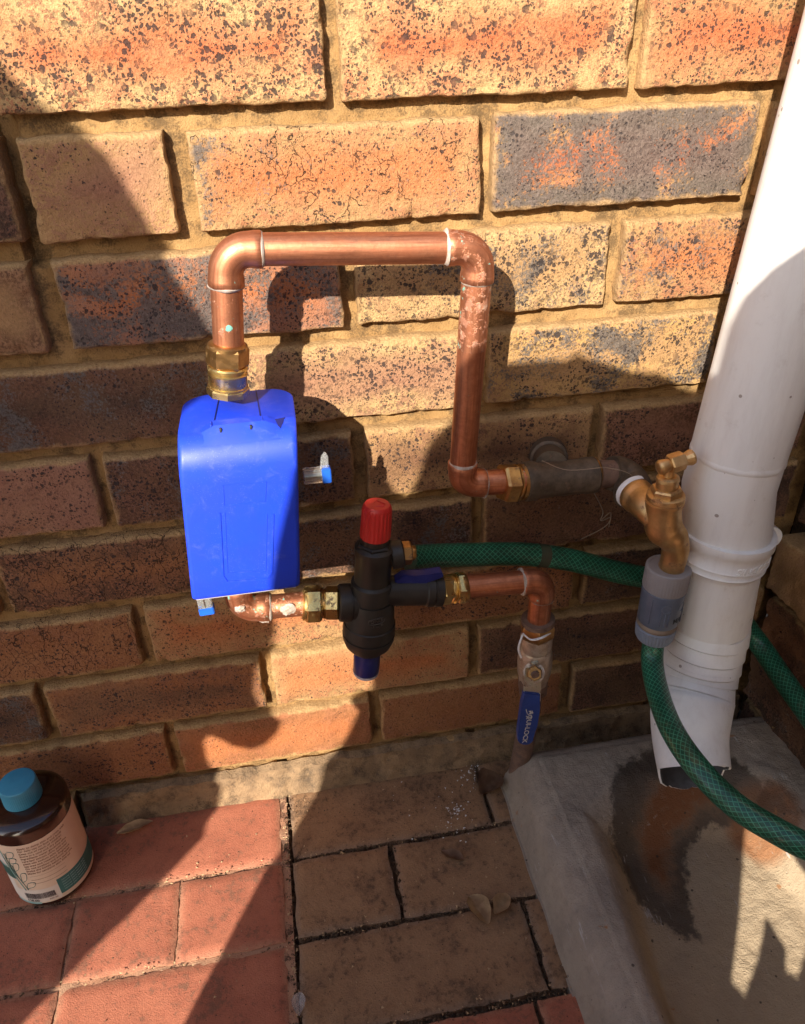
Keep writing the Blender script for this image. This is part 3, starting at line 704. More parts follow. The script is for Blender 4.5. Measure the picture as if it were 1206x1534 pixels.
# open spout: outer and inner skins, ragged lip
tmp = bmesh.new(); sweep(tmp, sp, [rP - .004, rP - .001] + [lerp(rP + .0016, rP - .0048, i / (len(sp) - 1)) for i in range(2, len(sp))], seg, caps=False); tmp.verts.ensure_lookup_table()
outer = [v.co.copy() for v in tmp.verts]; tmp.free()
tmp = bmesh.new(); sweep(tmp, sp, [rP - .006, rP - .004] + [lerp(rP - .0018, rP - .0068, i / (len(sp) - 1)) for i in range(2, len(sp))], seg, caps=False); tmp.verts.ensure_lookup_table()
inner = [v.co.copy() for v in tmp.verts]; tmp.free()
nr = len(sp)
lipd = (sp[-1] - sp[-2]).normalized()
for k in range(seg):
    j = (nr - 1) * seg + k; o_ = noise.noise(outer[j] * 60) * .004 + noise.noise(outer[j] * 220) * .0018 + .016 * sst(-.1, .8, (sp[-1] - outer[j]).normalized().dot(V(0, -.4, .9))) - .004
    outer[j] += lipd * o_; inner[j] += lipd * o_
VO = [bm.verts.new(c) for c in outer]; VI = [bm.verts.new(c) for c in inner]
for i in range(nr - 1):
    for k in range(seg):
        k2 = (k + 1) % seg; a, b, c, e = i * seg + k, i * seg + k2, (i + 1) * seg + k2, (i + 1) * seg + k
        bm.faces.new((VO[a], VO[b], VO[c], VO[e]))
for k in range(seg):
    k2 = (k + 1) % seg; a, b = (nr - 1) * seg + k, (nr - 1) * seg + k2; bm.faces.new((VO[a], VO[b], VI[b], VI[a]))
    bm.faces.new((VO[k2], VO[k], VI[k], VI[k2]))
obj('spout', bm, PVC, dp)
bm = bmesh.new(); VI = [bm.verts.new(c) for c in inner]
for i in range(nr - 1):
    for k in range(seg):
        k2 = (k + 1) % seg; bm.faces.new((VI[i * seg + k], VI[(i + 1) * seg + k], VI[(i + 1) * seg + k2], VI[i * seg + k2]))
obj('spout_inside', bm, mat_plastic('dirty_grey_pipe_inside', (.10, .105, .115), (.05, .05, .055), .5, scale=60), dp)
# seam ridge down the left of the spout
ra = [at(988 + 3 * i, 1085 + 24 * i, -.19 - .004 * i) for i in range(4)]

# ------------------------------------------------------------------ upper copper loop
YP = -.075
def wear(o, v): o['wear'] = v; return o
loop = empty('copper_pipe', at(343, 520, YP), 'upper copper pipe arching from the blue box over to the dark tee, with soldered elbows', 'pipe')
A = at(343, 525, YP); B = at(337, 374, YP); Cc = at(718, 371, YP); D = at(691, 724, -.068); E_ = at(765, 722, -.066)
rc = .0112
# exact corners: keep the legs straight
def pipe(name, pts, r, parent, wv, seg=32): bm = bmesh.new(); sweep(bm, pts, r, seg); return wear(obj(name, bm, COPPER, parent), wv)
def elbow(P0, P1, P2, rb, parent, wv, r, ext=.009):
    c = corner(P0, P1, P2, rb, 12)
    d0 = (P0 - P1).normalized(); d2 = (P2 - P1).normalized()
    pts = [c[0] + d0 * ext, c[0] + d0 * (ext - .0008), c[0] + d0 * .004, c[0]] + c[1:-1] + [c[-1], c[-1] + d2 * .004, c[-1] + d2 * (ext - .0008), c[-1] + d2 * ext]
    rr = [r + .0008, r + .0016, r + .0016] + [r + .0010] * (len(c)) + [r + .0016, r + .0016, r + .0008]
    bm = bmesh.new(); sweep(bm, pts, rr, 32); o = wear(obj('elbow', bm, COPPER, parent), wv)
    ends = (c[0] + d0 * ext, c[-1] + d2 * ext)
    for e, dd in ((ends[0], d0), (ends[1], d2)):
        bm = bmesh.new(); sweep(bm, [e - dd * .0012, e - dd * .0004, e + dd * .0006, e + dd * .0016], [r + .0008, r + .0015, r + .0010, r - .0001], 36, wob=.0020)
        obj('solder_ring', bm, SOLDER, o)
    return ends
e1 = elbow(A, B, Cc, .017, loop, .15, rc); e2 = elbow(B, Cc, D, .016, loop, .95, rc); e3 = elbow(Cc, D, E_, .013, loop, .35, rc)
pipe('pipe', [A, e1[0]], rc, loop, .75); pipe('pipe', [e1[1], e2[0]], rc, loop, .30)
dd = (D - Cc).normalized(); mid = e2[1] + dd * .052
pipe('pipe', [e2[1], mid], rc + .0003, loop, 1.05); pipe('pipe', [mid, e3[0]], rc, loop, .12)
pipe('pipe', [e3[1], E_ + V(.012, 0, 0)], rc, loop, .5)
for (px, py, s) in ((343, 492, .0022), (706, 381, .0020)):
    c = at(px, py, YP - .0112); bm = bmesh.new(); bmesh.ops.create_icosphere(bm, subdivisions=2, radius=s)
    for v in bm.verts: v.co = c + V(v.co.x * 1.1, v.co.y * .2, v.co.z) * (1 + .5 * noise.noise(v.co * 700 + c * 90))
    obj('verdigris_spot', bm, mat_plastic('verdigris', (.13, .36, .30), (.2, .42, .36), .8), loop)
# brass fitting on the box
bm = bmesh.new(); nut(bm, at(341, 517, YP), at(341, 548, YP), .0158, .14, PI / 6); obj('compression_nut', bm, BRASSD, loop, ang=25)
bm = bmesh.new(); lathe(bm, at(341, 516, YP), at(341, 521, YP), [(-.6, .0118), (-.3, .0135), (0, .0145), (1, .0145)], 32); obj('olive_collar', bm, BRASSD, loop)
bm = bmesh.new(); a0 = at(341, 547, YP); b0 = at(342, 590, YP)
lathe(bm, a0, b0, [(0, .0138), (.05, .0148), (.12, .0148), (.15, .0136), (.2, .0136), (.24, .0147), (.30, .0147), (.33, .0142), (.66, .0142), (.68, .0150), (.72, .0150)], 40); obj('threaded_body', bm, BRASS, loop, ang=40)
bm = bmesh.new(); sweep(bm, [a0.lerp(b0, .70), a0.lerp(b0, .78), a0.lerp(b0, .98), b0], [.0142, .0160, .0160, .0150], 8); obj('octagon_collar', bm, BRASS, loop, ang=20)

# ------------------------------------------------------------------ blue box
bx = empty('blue_box', V(.127, -.09, .40), 'bright blue plastic valve cover box in the sun, hanging on the left copper pipe', 'valve box')
def section(x0, x1, yf, yb, z, rf, rb, n=7):
    pts = []
    for (cx, cy, r, a0) in ((x1 - rf, yf + rf, rf, -PI / 2), (x1 - rb, yb - rb, rb, 0), (x0 + rb, yb - rb, rb, PI / 2), (x0 + rf, yf + rf, rf, PI)):
        for k in range(n + 1):
            a = a0 + (PI / 2) * k / n; pts.append(V(cx + r * math.cos(a), cy + r * math.sin(a), z))
    return pts
bm = bmesh.new(); secs = []
ZB, ZT = .398, .5435
YF = -.132
def xl(z): return lerp(.0795, .0925, (z - ZB) / (ZT - ZB))
def xr(z): return lerp(.1650, .1775, (z - ZB) / (ZT - ZB))
prof = [(ZB, .0025, .006), (ZB + .0012, .0006, .005), (ZB + .004, 0, .004)] + [(z, 0, .0035) for z in (.42, .45, .48, .500)]
R_ = .026
for k in range(1, 11):
    a = PI / 2 * k / 10; prof.append((.5085 + R_ * math.sin(a), R_ * .8 * (1 - math.cos(a)), .0035 + .002 * k / 10))
rings = []
for z, ins, rf in prof:
    zz = z; s = section(xl(z) + (.002 if z <= ZB else 0), xr(z) - (.002 if z <= ZB else 0), YF + ins, -.046, zz, rf, .020)
    rings.append([bm.verts.new(p) for p in s])
z = prof[-1][0]
s = section(xl(z) + .0015, xr(z) - .0015, YF + R_ * .8 + .0025, -.0475, z + .0012, .005, .019); rings.append([bm.verts.new(p) for p in s])
for a, b in zip(rings[:-1], rings[1:]):
    n = len(a)
    for i in range(n): bm.faces.new((a[i], a[(i + 1) % n], b[(i + 1) % n], b[i]))
bm.faces.new(rings[0][::-1]); bm.faces.new(rings[-1])
obj('cover', bm, BLUE, bx, ang=50)
ZTOP = prof[-1][0] + .0012; YFT = YF + R_ * .8
# raised hinge housing on the shoulder
bm = bmesh.new(); hx0, hx1 = .112, .160
poly = [V(hx0 - .004, YFT - .0105, ZTOP - .0068), V(hx0 + .004, YFT + .006, ZTOP - .001), V(hx0 + .004, YFT + .004, ZTOP + .0045), V(hx0 + .0015, YFT - .004, ZTOP + .0042)]
secs = [(hx0 - .004, .0), (hx0 + .006, 1.0), (hx1 - .006, 1.0), (hx1 + .004, 0.0)]
rr = []
for x, t in secs:
    pr_ = [(YFT - .014, ZTOP - .0075), (YFT - .0105, ZTOP - .0055 + .0025 * t), (YFT - .003, ZTOP - .0015 + .0048 * t), (YFT + .004, ZTOP - .0005 + .0045 * t), (YFT + .006, ZTOP - .003)]
    rr.append([bm.verts.new((x, y, z)) for y, z in pr_])
for a, b in zip(rr[:-1], rr[1:]):
    for i in range(len(a)): bm.faces.new((a[i], a[(i + 1) % len(a)], b[(i + 1) % len(a)], b[i]))
bm.faces.new(rr[0]); bm.faces.new(rr[-1][::-1])
obj('hinge_housing', bm, BLUE, bx, ang=25)
for x in (.1225, .1440):
    bm = bmesh.new(); box(bm, (x - .0009, YFT - .0078, ZTOP - .0025), (x + .0009, YFT - .0036, ZTOP + .0020), .0004); obj('slot', bm, DARKG, bx)
for x in (.116, .1525):
    bm = bmesh.new(); box(bm, (x - .0004, YFT - .0035, ZTOP - .002), (x + .0004, YFT + .004, ZTOP + .0040), .0002); obj('seam_rib', bm, BLUE, bx)
bm = bmesh.new(); prism(bm, [V(.1595, YFT + .003, ZTOP - .0004), V(.1690, YFT + .005, ZTOP - .0004), V(.1650, YFT - .007, ZTOP - .0032)], V(0, 0, .0010)); obj('keyhole', bm, NAVY, bx)
for x0, x1 in ((.1195, .1165), (.148, .151)):
    bm = bmesh.new(); prism(bm, [V(x0, -.050, ZTOP + .0001), V(x0 + .0008, -.050, ZTOP + .0001), V(x1 + .0008, YFT + .004, ZTOP + .0001), V(x1, YFT + .004, ZTOP + .0001)], V(0, 0, .0004)); obj('parting_line', bm, NAVY, bx)
# raised outlines on the front
def strip(a, b, wd=.0007, h=.0005):
    h *= .85
    a = Vector(a); b = Vector(b); t = (b - a).normalized(); n = V(-t.z, 0, t.x) * wd / 2; bm = bmesh.new()
    prism(bm, [a - n, b - n, b + n, a + n], V(0, -h, 0)); obj('moulded_line', bm, BLUE, bx)
def F(px, py): return at(px, py, YF + .0001)
q = [F(334, 727), F(399, 722), F(397, 751), F(336, 757)]
for i in range(4): strip(q[i], q[(i + 1) % 4])
q = [F(329, 768), F(334, 862), F(340, 871), F(400, 867), F(407, 858), F(409, 770)]
for a, b in zip(q[:-1], q[1:]): strip(a, b, .0014, .0009)
q = [F(337, 768), F(341, 858), F(398, 855), F(400, 770)]
for a, b in zip(q[:-1], q[1:]): strip(a, b, .0006, .0005)
bm = bmesh.new(); box(bm, (xl(ZB) + .003, -.129, ZB - .0016), (xr(ZB) - .003, -.040, ZB + .0004), .0006); obj('base_rim', bm, mat_plastic('pale_plastic_rim', (.45, .42, .45), None, .5), bx)
# security tags: clear body, steel barrel, blue wings
def seal(pt, dr, side_wing, label, wing=True):
    r = empty('security_tag', pt, label, 'tag', 'clear and blue seals on the box')
    bm = bmesh.new(); u = dr.normalized(); v = V(0, -1, 0); w_ = u.cross(v)
    def bx_(a, b, hw, hh, m, nm):
        bm = bmesh.new(); pa = pt + u * a; pb = pt + u * b; vs = []
        for p in (pa, pb):
            for s1, s2 in ((-1, -1), (1, -1), (1, 1), (-1, 1)): vs.append(bm.verts.new(p + v * hw * s1 + w_ * hh * s2))
        for q in ((0, 1, 2, 3), (7, 6, 5, 4), (0, 4, 5, 1), (1, 5, 6, 2), (2, 6, 7, 3), (3, 7, 4, 0)): bm.faces.new([vs[i] for i in q])
        bmesh.ops.bevel(bm, geom=list(bm.edges), offset=.0006, segments=2, affect='EDGES'); return obj(nm, bm, m, r)
    bx_(-.004, .014, .0035, .0058, CLEAR, 'clear_housing')
    bm = bmesh.new(); sweep(bm, [pt - u * .003, pt + u * .011], .0036, 20); obj('steel_barrel', bm, ZINC, r)
    bx_(.0105, .0175, .0042, .0062, BLUEL, 'blue_insert')
    if wing:
        bm = bmesh.new(); c = pt + u * .0125 - w_ * .006 * side_wing
        prism(bm, [c + u * -.003, c + u * .0035, c + u * .004 - w_ * side_wing * .010, c + u * .0015 - w_ * side_wing * .014, c - u * .0015 - w_ * side_wing * .010], v * .0012); obj('clear_wing', bm, CLEAR, r)
    return r
seal(at(462, 713, -.105), V(1, 0, 0), 1, 'clear and blue security seal sticking out of the right side of the blue box')
seal(at(305, 893, -.105), V(.03, 0, -1), 1, 'clear and blue security seal hanging below the left corner of the blue box', False)

# ------------------------------------------------------------------ copper bend under the box
lb = empty('copper_bend', at(372, 905, -.078), 'tarnished copper bend with white solder leaving the underside of the blue box', 'pipe')
P0 = at(352, 850, -.078); P1 = at(360, 912, -.080); P2 = at(460, 905, -.080)
ee = elbow(P0, P1, P2, .016, lb, .95, .0112, .011)
pipe('pipe', [P0, ee[0]], .0112, lb, .9); pipe('pipe', [ee[1], P2 + V(.01, 0, 0)], .0110, lb, .95)
for (px, py, s, dy) in ((431, 913, .0055, -.0100), (397, 927, .0042, -.006), (360, 912, .0035, -.0115), (380, 922, .0035, -.008)):
    c = at(px, py, -.080 + dy); bm = bmesh.new(); bmesh.ops.create_icosphere(bm, subdivisions=3, radius=s)
    for v in bm.verts: v.co = c + V(v.co.x * 1.3, v.co.y * .5, v.co.z) + v.co.normalized() * noise.noise(v.co * 500 + c * 50) * .0018
    obj('solder_blob', bm, SOLDER, lb)

# ------------------------------------------------------------------ black pressure valve
YV = -.088
pv = empty('pressure_valve', at(560, 900, YV), 'black plastic pressure control valve with a red adjusting cap and dark blue bottom outlet', 'valve')
def vz(py): return at(lerp(565, 548, (py - 760) / 250), py, YV)
T = lambda a, b, pr, m, nm, par=pv, seg=36, ang=30: obj(nm, (lambda bm: (lathe(bm, a, b, pr, seg), bm)[1])(bmesh.new()), m, par, ang=ang)
bm = bmesh.new(); a = vz(757); b = vz(803); d = (b - a); n = 44; ring = []
def ribbed(a, b, prof, ribs, depth, mat, nm, par, t0=.2, t1=1.0, seg=None):
    a = Vector(a); b = Vector(b); d = b - a; u = d.normalized(); bm = bmesh.new(); seg = ribs * 4
    x = V(1, 0, 0); x = (x - u * x.dot(u)).normalized(); y = u.cross(x); rings = []
    for t, r in prof:
        rg = []
        for k in range(seg):
            an = 2 * PI * k / seg; rr = r
            if t0 <= t <= t1 and k % 4 in (0, 1): rr -= depth
            rg.append(bm.verts.new(a + d * t + (x * math.cos(an) + y * math.sin(an)) * rr))
        rings.append(rg)
    for p, q in zip(rings[:-1], rings[1:]):
        for k in range(seg): bm.faces.new((p[k], p[(k + 1) % seg], q[(k + 1) % seg], q[k]))
    bm.faces.new(rings[0][::-1]); bm.faces.new(rings[-1]); return obj(nm, bm, mat, par, ang=30)
ca = ribbed(a, b, [(-.06, .0085), (-.045, .0105), (.03, .0120), (.10, .0126), (.101, .0128), (.95, .0134), (1.0, .0130)], 22, .0007, REDP, 'red_cap', pv, .10, .96)
bm = bmesh.new(); c0 = a - d * .055
for an in (0, PI / 2): pass
u_ = V(1, 0, 0); v_ = V(0, 1, 0)
for (x0, y0, x1, y1) in ((-.006, -.003, 0, .005), (0, .005, .006, -.002), (-.003, -.004, .005, -.005)):
    bm = bmesh.new(); sweep(bm, [c0 + V(x0, y0, 0), c0 + V(x1, y1, 0)], .0007, 8); obj('raised_mark', bm, REDP, ca)
T(vz(800), vz(826), [(0, .0118), (1, .0118)], BLACK, 'neck')
bm = bmesh.new(); nut(bm, vz(812), vz(824), .0150, .15, .3); obj('bonnet_hex', bm, BLACK, pv, ang=25)
T(vz(816), vz(892), [(0, .0140), (.04, .0172), (.14, .0174), (.2, .0164), (.86, .0160), (1, .0160)], BLACK, 'upper_body')
T(vz(868), vz(905), [(0, .0160), (.08, .0186), (.2, .0190), (1, .0194)], BLACK, 'middle_body')
T(vz(894), vz(972), [(0, .0205), (.08, .0215), (.44, .0228), (.45, .0238), (.55, .0242), (.64, .0242), (.645, .0234), (.66, .0234), (.665, .0244), (.74, .0240), (.86, .0215), (.95, .0170), (1, .0140)], BLACK, 'filter_bowl')
T(vz(966), vz(1005), [(0, .0122), (.04, .0128), (.96, .0124), (1, .0118)], NAVY, 'blue_outlet', pv)
T(vz(1003), vz(1007), [(0, .0126), (1, .0120)], mat_plastic('white_outlet_rim', (.4, .38, .42), None, .5), 'outlet_rim', pv)
# embossed badge
bc = at(567, 932, YV - .0235)
def wrap_badge(c):
    a = -PI / 2 + .22 + c.x / .0228; r = .0229 + c.z; ctr = vz(932)
    return V(ctr.x + math.cos(a) * r, ctr.y + math.sin(a) * r, bc.z + c.y)
pts = []
for k in range(33):
    a = 2 * PI * k / 32; pts.append(wrap_badge(V(.0078 * math.copysign(abs(math.cos(a)) ** .6, math.cos(a)), .0031 * math.copysign(abs(math.sin(a)) ** .6, math.sin(a)), .0003)))
BADGE = mat_plastic('worn_embossing', (.06, .05, .042), None, .5)
bm = bmesh.new(); sweep(bm, pts, .00035, 6); obj('badge_outline', bm, BADGE, pv)
text_obj('badge_lettering', 'DN15', BADGE, pv, .0048, None, .0003, wrap_badge)
text_obj('embossed_numbers', '15 bar 22', BADGE, pv, .0030, None, .0002, lambda c: wrap_badge(V(c.x, c.y - .0058, c.z)))
# side ports
la = at(507, 903, YV); lb_ = vz(900) + V(0, 0, -.001)
T(la, lb_, [(0, .0155), (.03, .0168), (.10, .0172), (.36, .0172), (.37, .0160), (.42, .0160), (.43, .0170), (.60, .0168), (.66, .0140), (1, .0135)], BLACK, 'inlet_flange')
pa = vz(886) + V(.005, 0, 0); pb_ = at(661, 884, YV)
T(pa, pb_, [(0, .0138), (.74, .0138), (.76, .0150), (.86, .0152), (.87, .0144), (.885, .0144), (.89, .0152), (1, .0150)], BLACK, 'outlet_barrel')
ra_ = vz(836) + V(0, 0, 0); rb2 = at(604, 829, YV)
T(ra_, rb2, [(0, .0095), (.55, .0095), (.6, .0125), (.95, .0125), (1, .0110)], BLACK, 'relief_port')
bm = bmesh.new(); nut(bm, at(601, 829, YV), at(616, 828, YV), .0105, .15, .5); obj('relief_nut', bm, BRASSD, pv, ang=25)
bm = bmesh.new(); lathe(bm, at(615, 828, YV), at(622, 828, YV), [(0, .0066), (.85, .0066), (1, .0058)], 24); obj('relief_spigot', bm, BRASSD, pv)
# blue lever over the outlet barrel
lv = at(607, 867, YV - .004); 
bm = bmesh.new()
pts = [at(590, 866, YV), at(603, 857, YV), at(640, 856, YV), at(660, 852, YV), at(663, 858, YV), at(655, 862, YV), at(636, 868, YV), at(618, 872, YV), at(596, 872, YV)]
prism(bm, [p + V(0, -.006, 0) for p in pts], V(0, .010, 0)); bmesh.ops.bevel(bm, geom=list(bm.edges), offset=.0006, segments=2, affect='EDGES')
obj('blue_lever', bm, NAVY, pv)
bm = bmesh.new(); sweep(bm, [at(612, 868, YV), at(612, 878, YV)], .004, 16); obj('lever_stem', bm, BLACK, pv)
# brass couplings left and right
bm = bmesh.new(); nut(bm, at(456, 905, -.082), at(482, 904, -.082), .0168, .16, .25); obj('brass_nut', bm, BRASS, pv, ang=25)
T(at(453, 905, -.082), at(458, 905, -.082), [(0, .0125), (.3, .0148), (1, .0150)], BRASS, 'nut_collar')
T(at(480, 904, -.082), at(490, 903, -.083), [(0, .0128), (.25, .0128), (.3, .0142), (.55, .0142), (.6, .0128), (1, .0128)], BRASSD, 'thread')
bm = bmesh.new(); nut(bm, at(487, 903, -.083), at(509, 903, -.085), .0152, .12, .25); obj('brass_nut', bm, BRASS, pv, ang=25)
bm = bmesh.new(); nut(bm, at(657, 884, YV), at(674, 882, -.085), .0140, .12, .4); obj('brass_nut', bm, BRASS, pv, ang=25)
T(at(672, 882, -.085), at(687, 881, -.084), [(0, .0120), (.15, .0135), (.25, .0135), (.3, .0120), (.45, .0120), (.5, .0140), (.62, .0140), (.67, .0122), (1, .0122)], BRASS, 'thread')
bm = bmesh.new(); nut(bm, at(683, 881, -.084), at(696, 880, -.084), .0150, .18, .1); obj('brass_nut', bm, BRASS, pv, ang=25)
T(at(693, 880, -.084), at(700, 879, -.084), [(0, .0145), (.5, .0140), (1, .0122)], BRASSD, 'nut_collar')

# ------------------------------------------------------------------ lower right copper pipe + ball valve
lr = empty('lower_copper_pipe', at(810, 900, -.08), 'short copper pipe with an elbow running from the black valve down to the ball valve', 'pipe')
Q0 = at(694, 879, -.084); Q1 = at(813, 869, -.082); Q2 = at(806, 935, -.080)
ee = elbow(Q0, Q1, Q2, .014, lr, .45, .0112, .008)
pipe('pipe', [Q0, ee[0]], .0112, lr, .35); pipe('pipe', [ee[1], Q2], .0110, lr, .4)
bv = empty('ball_valve', at(800, 980, -.078), 'grimy ball valve with a long blue lever pointing down, standing on a rusty riser pipe', 'valve')
b0 = at(806, 930, -.079); b1 = at(804, 950, -.078)
bm = bmesh.new(); nut(bm, b0, b1, .0178, .2, .2); obj('top_nut', bm, BRASSD, bv, ang=25)
T(at(806, 925, -.079), at(806, 932, -.079), [(0, .0120), (.1, .0135), (.15, .0162), (1, .0165)], RUSTY, 'nut_collar', bv)
b2 = at(803, 953, -.078); b3 = at(799, 1018, -.072)
T(b1 - (b2 - b1) * 0.2, b3, [(0, .0150), (.05, .0160), (.22, .0160), (.24, .0150), (.27, .0150), (.30, .0163), (.42, .0172), (.62, .0178), (.80, .0172), (.86, .0160), (1, .0150)], NICKEL, 'valve_body', bv)
bm = bmesh.new(); pts = [at(788 - 2 * math.sin(i), 948 + 8 * i, -.096 + .001 * i) for i in range(0, 6)]
sweep(bm, smoothpath([at(783, 951, -.092), at(779, 962, -.095), at(777, 973, -.095), at(781, 985, -.094)], 5), [.0012] * 16, 8, wob=.0004); obj('tape_strand', bm, TAPE, bv)
bm = bmesh.new(); sweep(bm, smoothpath([at(783, 949, -.093), at(795, 958, -.0965), at(810, 956, -.0965), at(824, 948, -.091)], 6), .0011, 8, wob=.0005); obj('tape_wrap', bm, TAPE, bv)
bm = bmesh.new(); nut(bm, at(799, 1010, -.073), at(797, 1035, -.068), .0165, .12, .2); obj('bottom_nut', bm, RUSTY, bv, ang=25)
rp = [at(797, 1034, -.069), at(787, 1105, -.055), gr(771, 1170, 0.0) + V(0, 0, -.02)]
bm = bmesh.new(); sweep(bm, smoothpath(rp, 5), .0115, 24, wob=.0005); obj('riser_pipe', bm, RUSTY, bv)
st = at(800, 1008, -.088); se = at(800, 1007, -.104)
bm = bmesh.new(); sweep(bm, [st, st + (se - st) * .5], .0105, 24); obj('gland', bm, NICKEL, bv)
bm = bmesh.new(); nut(bm, st + (se - st) * .55, se + V(0, -.002, 0), .0078, .15); sn = obj('stem_nut', bm, BRASSD, bv, ang=25)
bm = bmesh.new(); sweep(bm, [se + V(0, -.0022, 0), se + V(0, -.0048, 0)], [.0042, .0038], 20); obj('stem_end', bm, RUSTY, bv)
bm = bmesh.new(); box(bm, tuple(at(797, 996, -.100)), tuple(at(805, 990, -.096)), .0008); obj('stop_tab', bm, ZINC, bv)
yl0, yl1 = -.100, -.116
def LV(px, py): return at(px, py, lerp(yl0, yl1, (py - 1000) / 120))
def plate(bm, pts, th=.0022, bev=.0006, seg=2):
    prism(bm, pts, V(0, th, 0)); bmesh.ops.bevel(bm, geom=list(bm.edges), offset=bev, segments=seg, affect='EDGES')
bm = bmesh.new(); plate(bm, [LV(788, 1001), LV(812, 1001), LV(810, 1052), LV(783, 1050)], .002); obj('lever_plate', bm, ZINC, bv)
pts = [LV(784, 1035), LV(809, 1038), LV(808, 1060), LV(804, 1085), LV(799, 1105)]
for k in range(7):
    a = PI * k / 6; pts.append(LV(786.5 + 11.5 * math.cos(a * 1.0) , 1107 + 8 * math.sin(a)))
pts += [LV(775, 1098), LV(778, 1075), LV(781, 1052)]
bm = bmesh.new(); prism(bm, [p + V(0, -.0022, 0) for p in pts], V(0, .0062, 0)); bmesh.ops.bevel(bm, geom=list(bm.edges), offset=.0014, segments=3, affect='EDGES')
slv = obj('blue_sleeve', bm, LEVB, bv)
# white print, reading down the lever
o_ = LV(789, 1086) + V(0, -.0025, 0); dwn = (LV(786, 1104) - LV(794, 1066)); dwn.normalize()
nrm = V(0, -1, 0); nrm = (nrm - dwn * nrm.dot(dwn)).normalized(); rt = nrm.cross(dwn)
mt = Matrix((( dwn.x, rt.x, nrm.x, o_.x), (dwn.y, rt.y, nrm.y, o_.y), (dwn.z, rt.z, nrm.z, o_.z), (0, 0, 0, 1)))
if rt.x < 0: pass
text_obj('lever_print', 'AQUI-LOCK', PRINT, slv, .0072, mt @ Matrix.Translation((0, 0, .0003)), .0001)
oo = LV(796, 1063) + V(0, -.0029, 0)
for a, b in (((787, 1060), (789, 1067)), ((796, 1062), (797, 1066)), ((787, 1070), (791, 1072)), ((791, 1072), (796, 1071)), ((794, 1062), (794, 1067))):
    bm = bmesh.new(); sweep(bm, [LV(*a) + V(0, -.0026, 0), LV(*b) + V(0, -.0026, 0)], .0004, 6); obj('printed_emblem', bm, PRINT, slv)

# ------------------------------------------------------------------ tee and tap
te = empty('iron_tee', at(840, 712, -.06), 'dark galvanised iron pipe tee coming out of the wall between copper pipe and tap', 'pipe fitting')
YT = -.060
bm = bmesh.new(); nut(bm, at(750, 724, -.067), at(773, 723, -.065), .0178, .16, .2); obj('brass_nut', bm, BRASSD, te, ang=25)
T(at(770, 723, -.063), at(786, 722, -.062), [(0, .0140), (.1, .0166), (.3, .0166), (.35, .0150), (.45, .0150), (.5, .0164), (.8, .0164), (.85, .0150), (1, .0150)], BRASSD, 'thread', te)
T(at(782, 722, -.061), at(892, 711, YT), [(0, .0150), (.03, .0178), (.16, .0182), (.20, .0168), (.45, .0162), (.80, .0160), (.84, .0168), (.97, .0168), (1, .0150)], IRON, 'tee_barrel', te)
T(at(826, 700, -.056), at(820, 678, .004), [(0, .0150), (.5, .0152), (.52, .0178), (.85, .0180), (1, .016)], IRON, 'wall_branch', te)
T(at(888, 711, YT), at(925, 709, YT), [(0, .0142), (.1, .0150), (.16, .0125), (1, .0125)], RUSTY, 'nipple', te)
T(at(886, 711, YT), at(894, 711, YT), [(0, .0158), (.5, .0155), (1, .0135)], BRASSD, 'seal_ring', te)
k0 = at(915, 709, YT); k1 = at(944, 712, -.058); k2 = at(950, 742, -.084)
c = corner(k0, k1, k2, .012, 8); bm = bmesh.new(); sweep(bm, [k0] + c + [k2], [.0160, .0165] + [.0165] * (len(c) - 2) + [.0172, .0180], 28, wob=.0004); obj('iron_elbow', bm, IRON, te)
for (a, b, cc) in (((812, 690), (850, 704), (905, 700)), ((905, 700), (935, 706), (952, 716))):
    bm = bmesh.new(); sweep(bm, smoothpath([at(*a, -.079), at(*b, -.080), at(*cc, -.079)], 8), .0004, 6, wob=.0003); obj('root_strand', bm, WEB, te)

tp = empty('garden_tap', at(1000, 800, -.11), 'brass garden bib tap with a T handle next to the white downpipe', 'tap')
i0 = at(948, 737, -.083); i1 = at(974, 762, -.112)
dI = (i1 - i0).normalized()
bm = bmesh.new(); sweep(bm, [i0 - dI * .003, i0 - dI * .001, i0 + dI * .0025, i0 + dI * .004], [.0135, .0160, .0156, .0140], 28, wob=.0010); obj('thread_tape', bm, TAPE, tp)
J = at(990, 778, -.122)
bm = bmesh.new(); sweep(bm, smoothpath([i0 + dI * .002, i0 + dI * .006, i0.lerp(i1, .6), i1, J], 5), [.0145 + (.0012 if 3 < k < 8 else 0) - (.001 * max(0, k - 12) / 8) for k in range(21)], 28); obj('inlet_tail', bm, TAPB, tp)
YB_ = -.122
bt = at(997, 742, YB_)
# body: S-shaped spout swept from the bonnet down
sp_ = smoothpath([at(995, 748, YB_), at(993, 770, YB_), at(995, 790, YB_ - .001), at(1007, 805, YB_ - .004), at(1012, 822, YB_ - .005), at(1008, 842, YB_ - .003), at(1005, 854, YB_ - .001)], 7)
n = len(sp_)
def rsp(i):
    t = i / (n - 1); ks = [(0, .0158), (.10, .0152), (.25, .0158), (.36, .0160), (.48, .0138), (.62, .0120), (.8, .0112), (1, .0108)]
    for (a, ra2), (b, rb3) in zip(ks[:-1], ks[1:]):
        if t <= b: return lerp(ra2, rb3, sst(a, b, t))
    return ks[-1][1]
bm = bmesh.new(); sweep(bm, sp_, [rsp(i) for i in range(n)], 36, wob=.0004); obj('body', bm, TAPB, tp)
T(at(1006, 846, YB_), at(1004, 858, YB_), [(0, .0108), (.3, .0118), (.5, .0150), (.9, .0155), (1, .0150)], TAPB, 'outlet_flange', tp)
T(at(998, 739, YB_), at(996, 752, YB_), [(0, .0140), (.1, .0156), (.55, .0158), (.6, .0150), (.65, .0160), (1, .0160)], TAPB, 'bonnet_flange', tp)
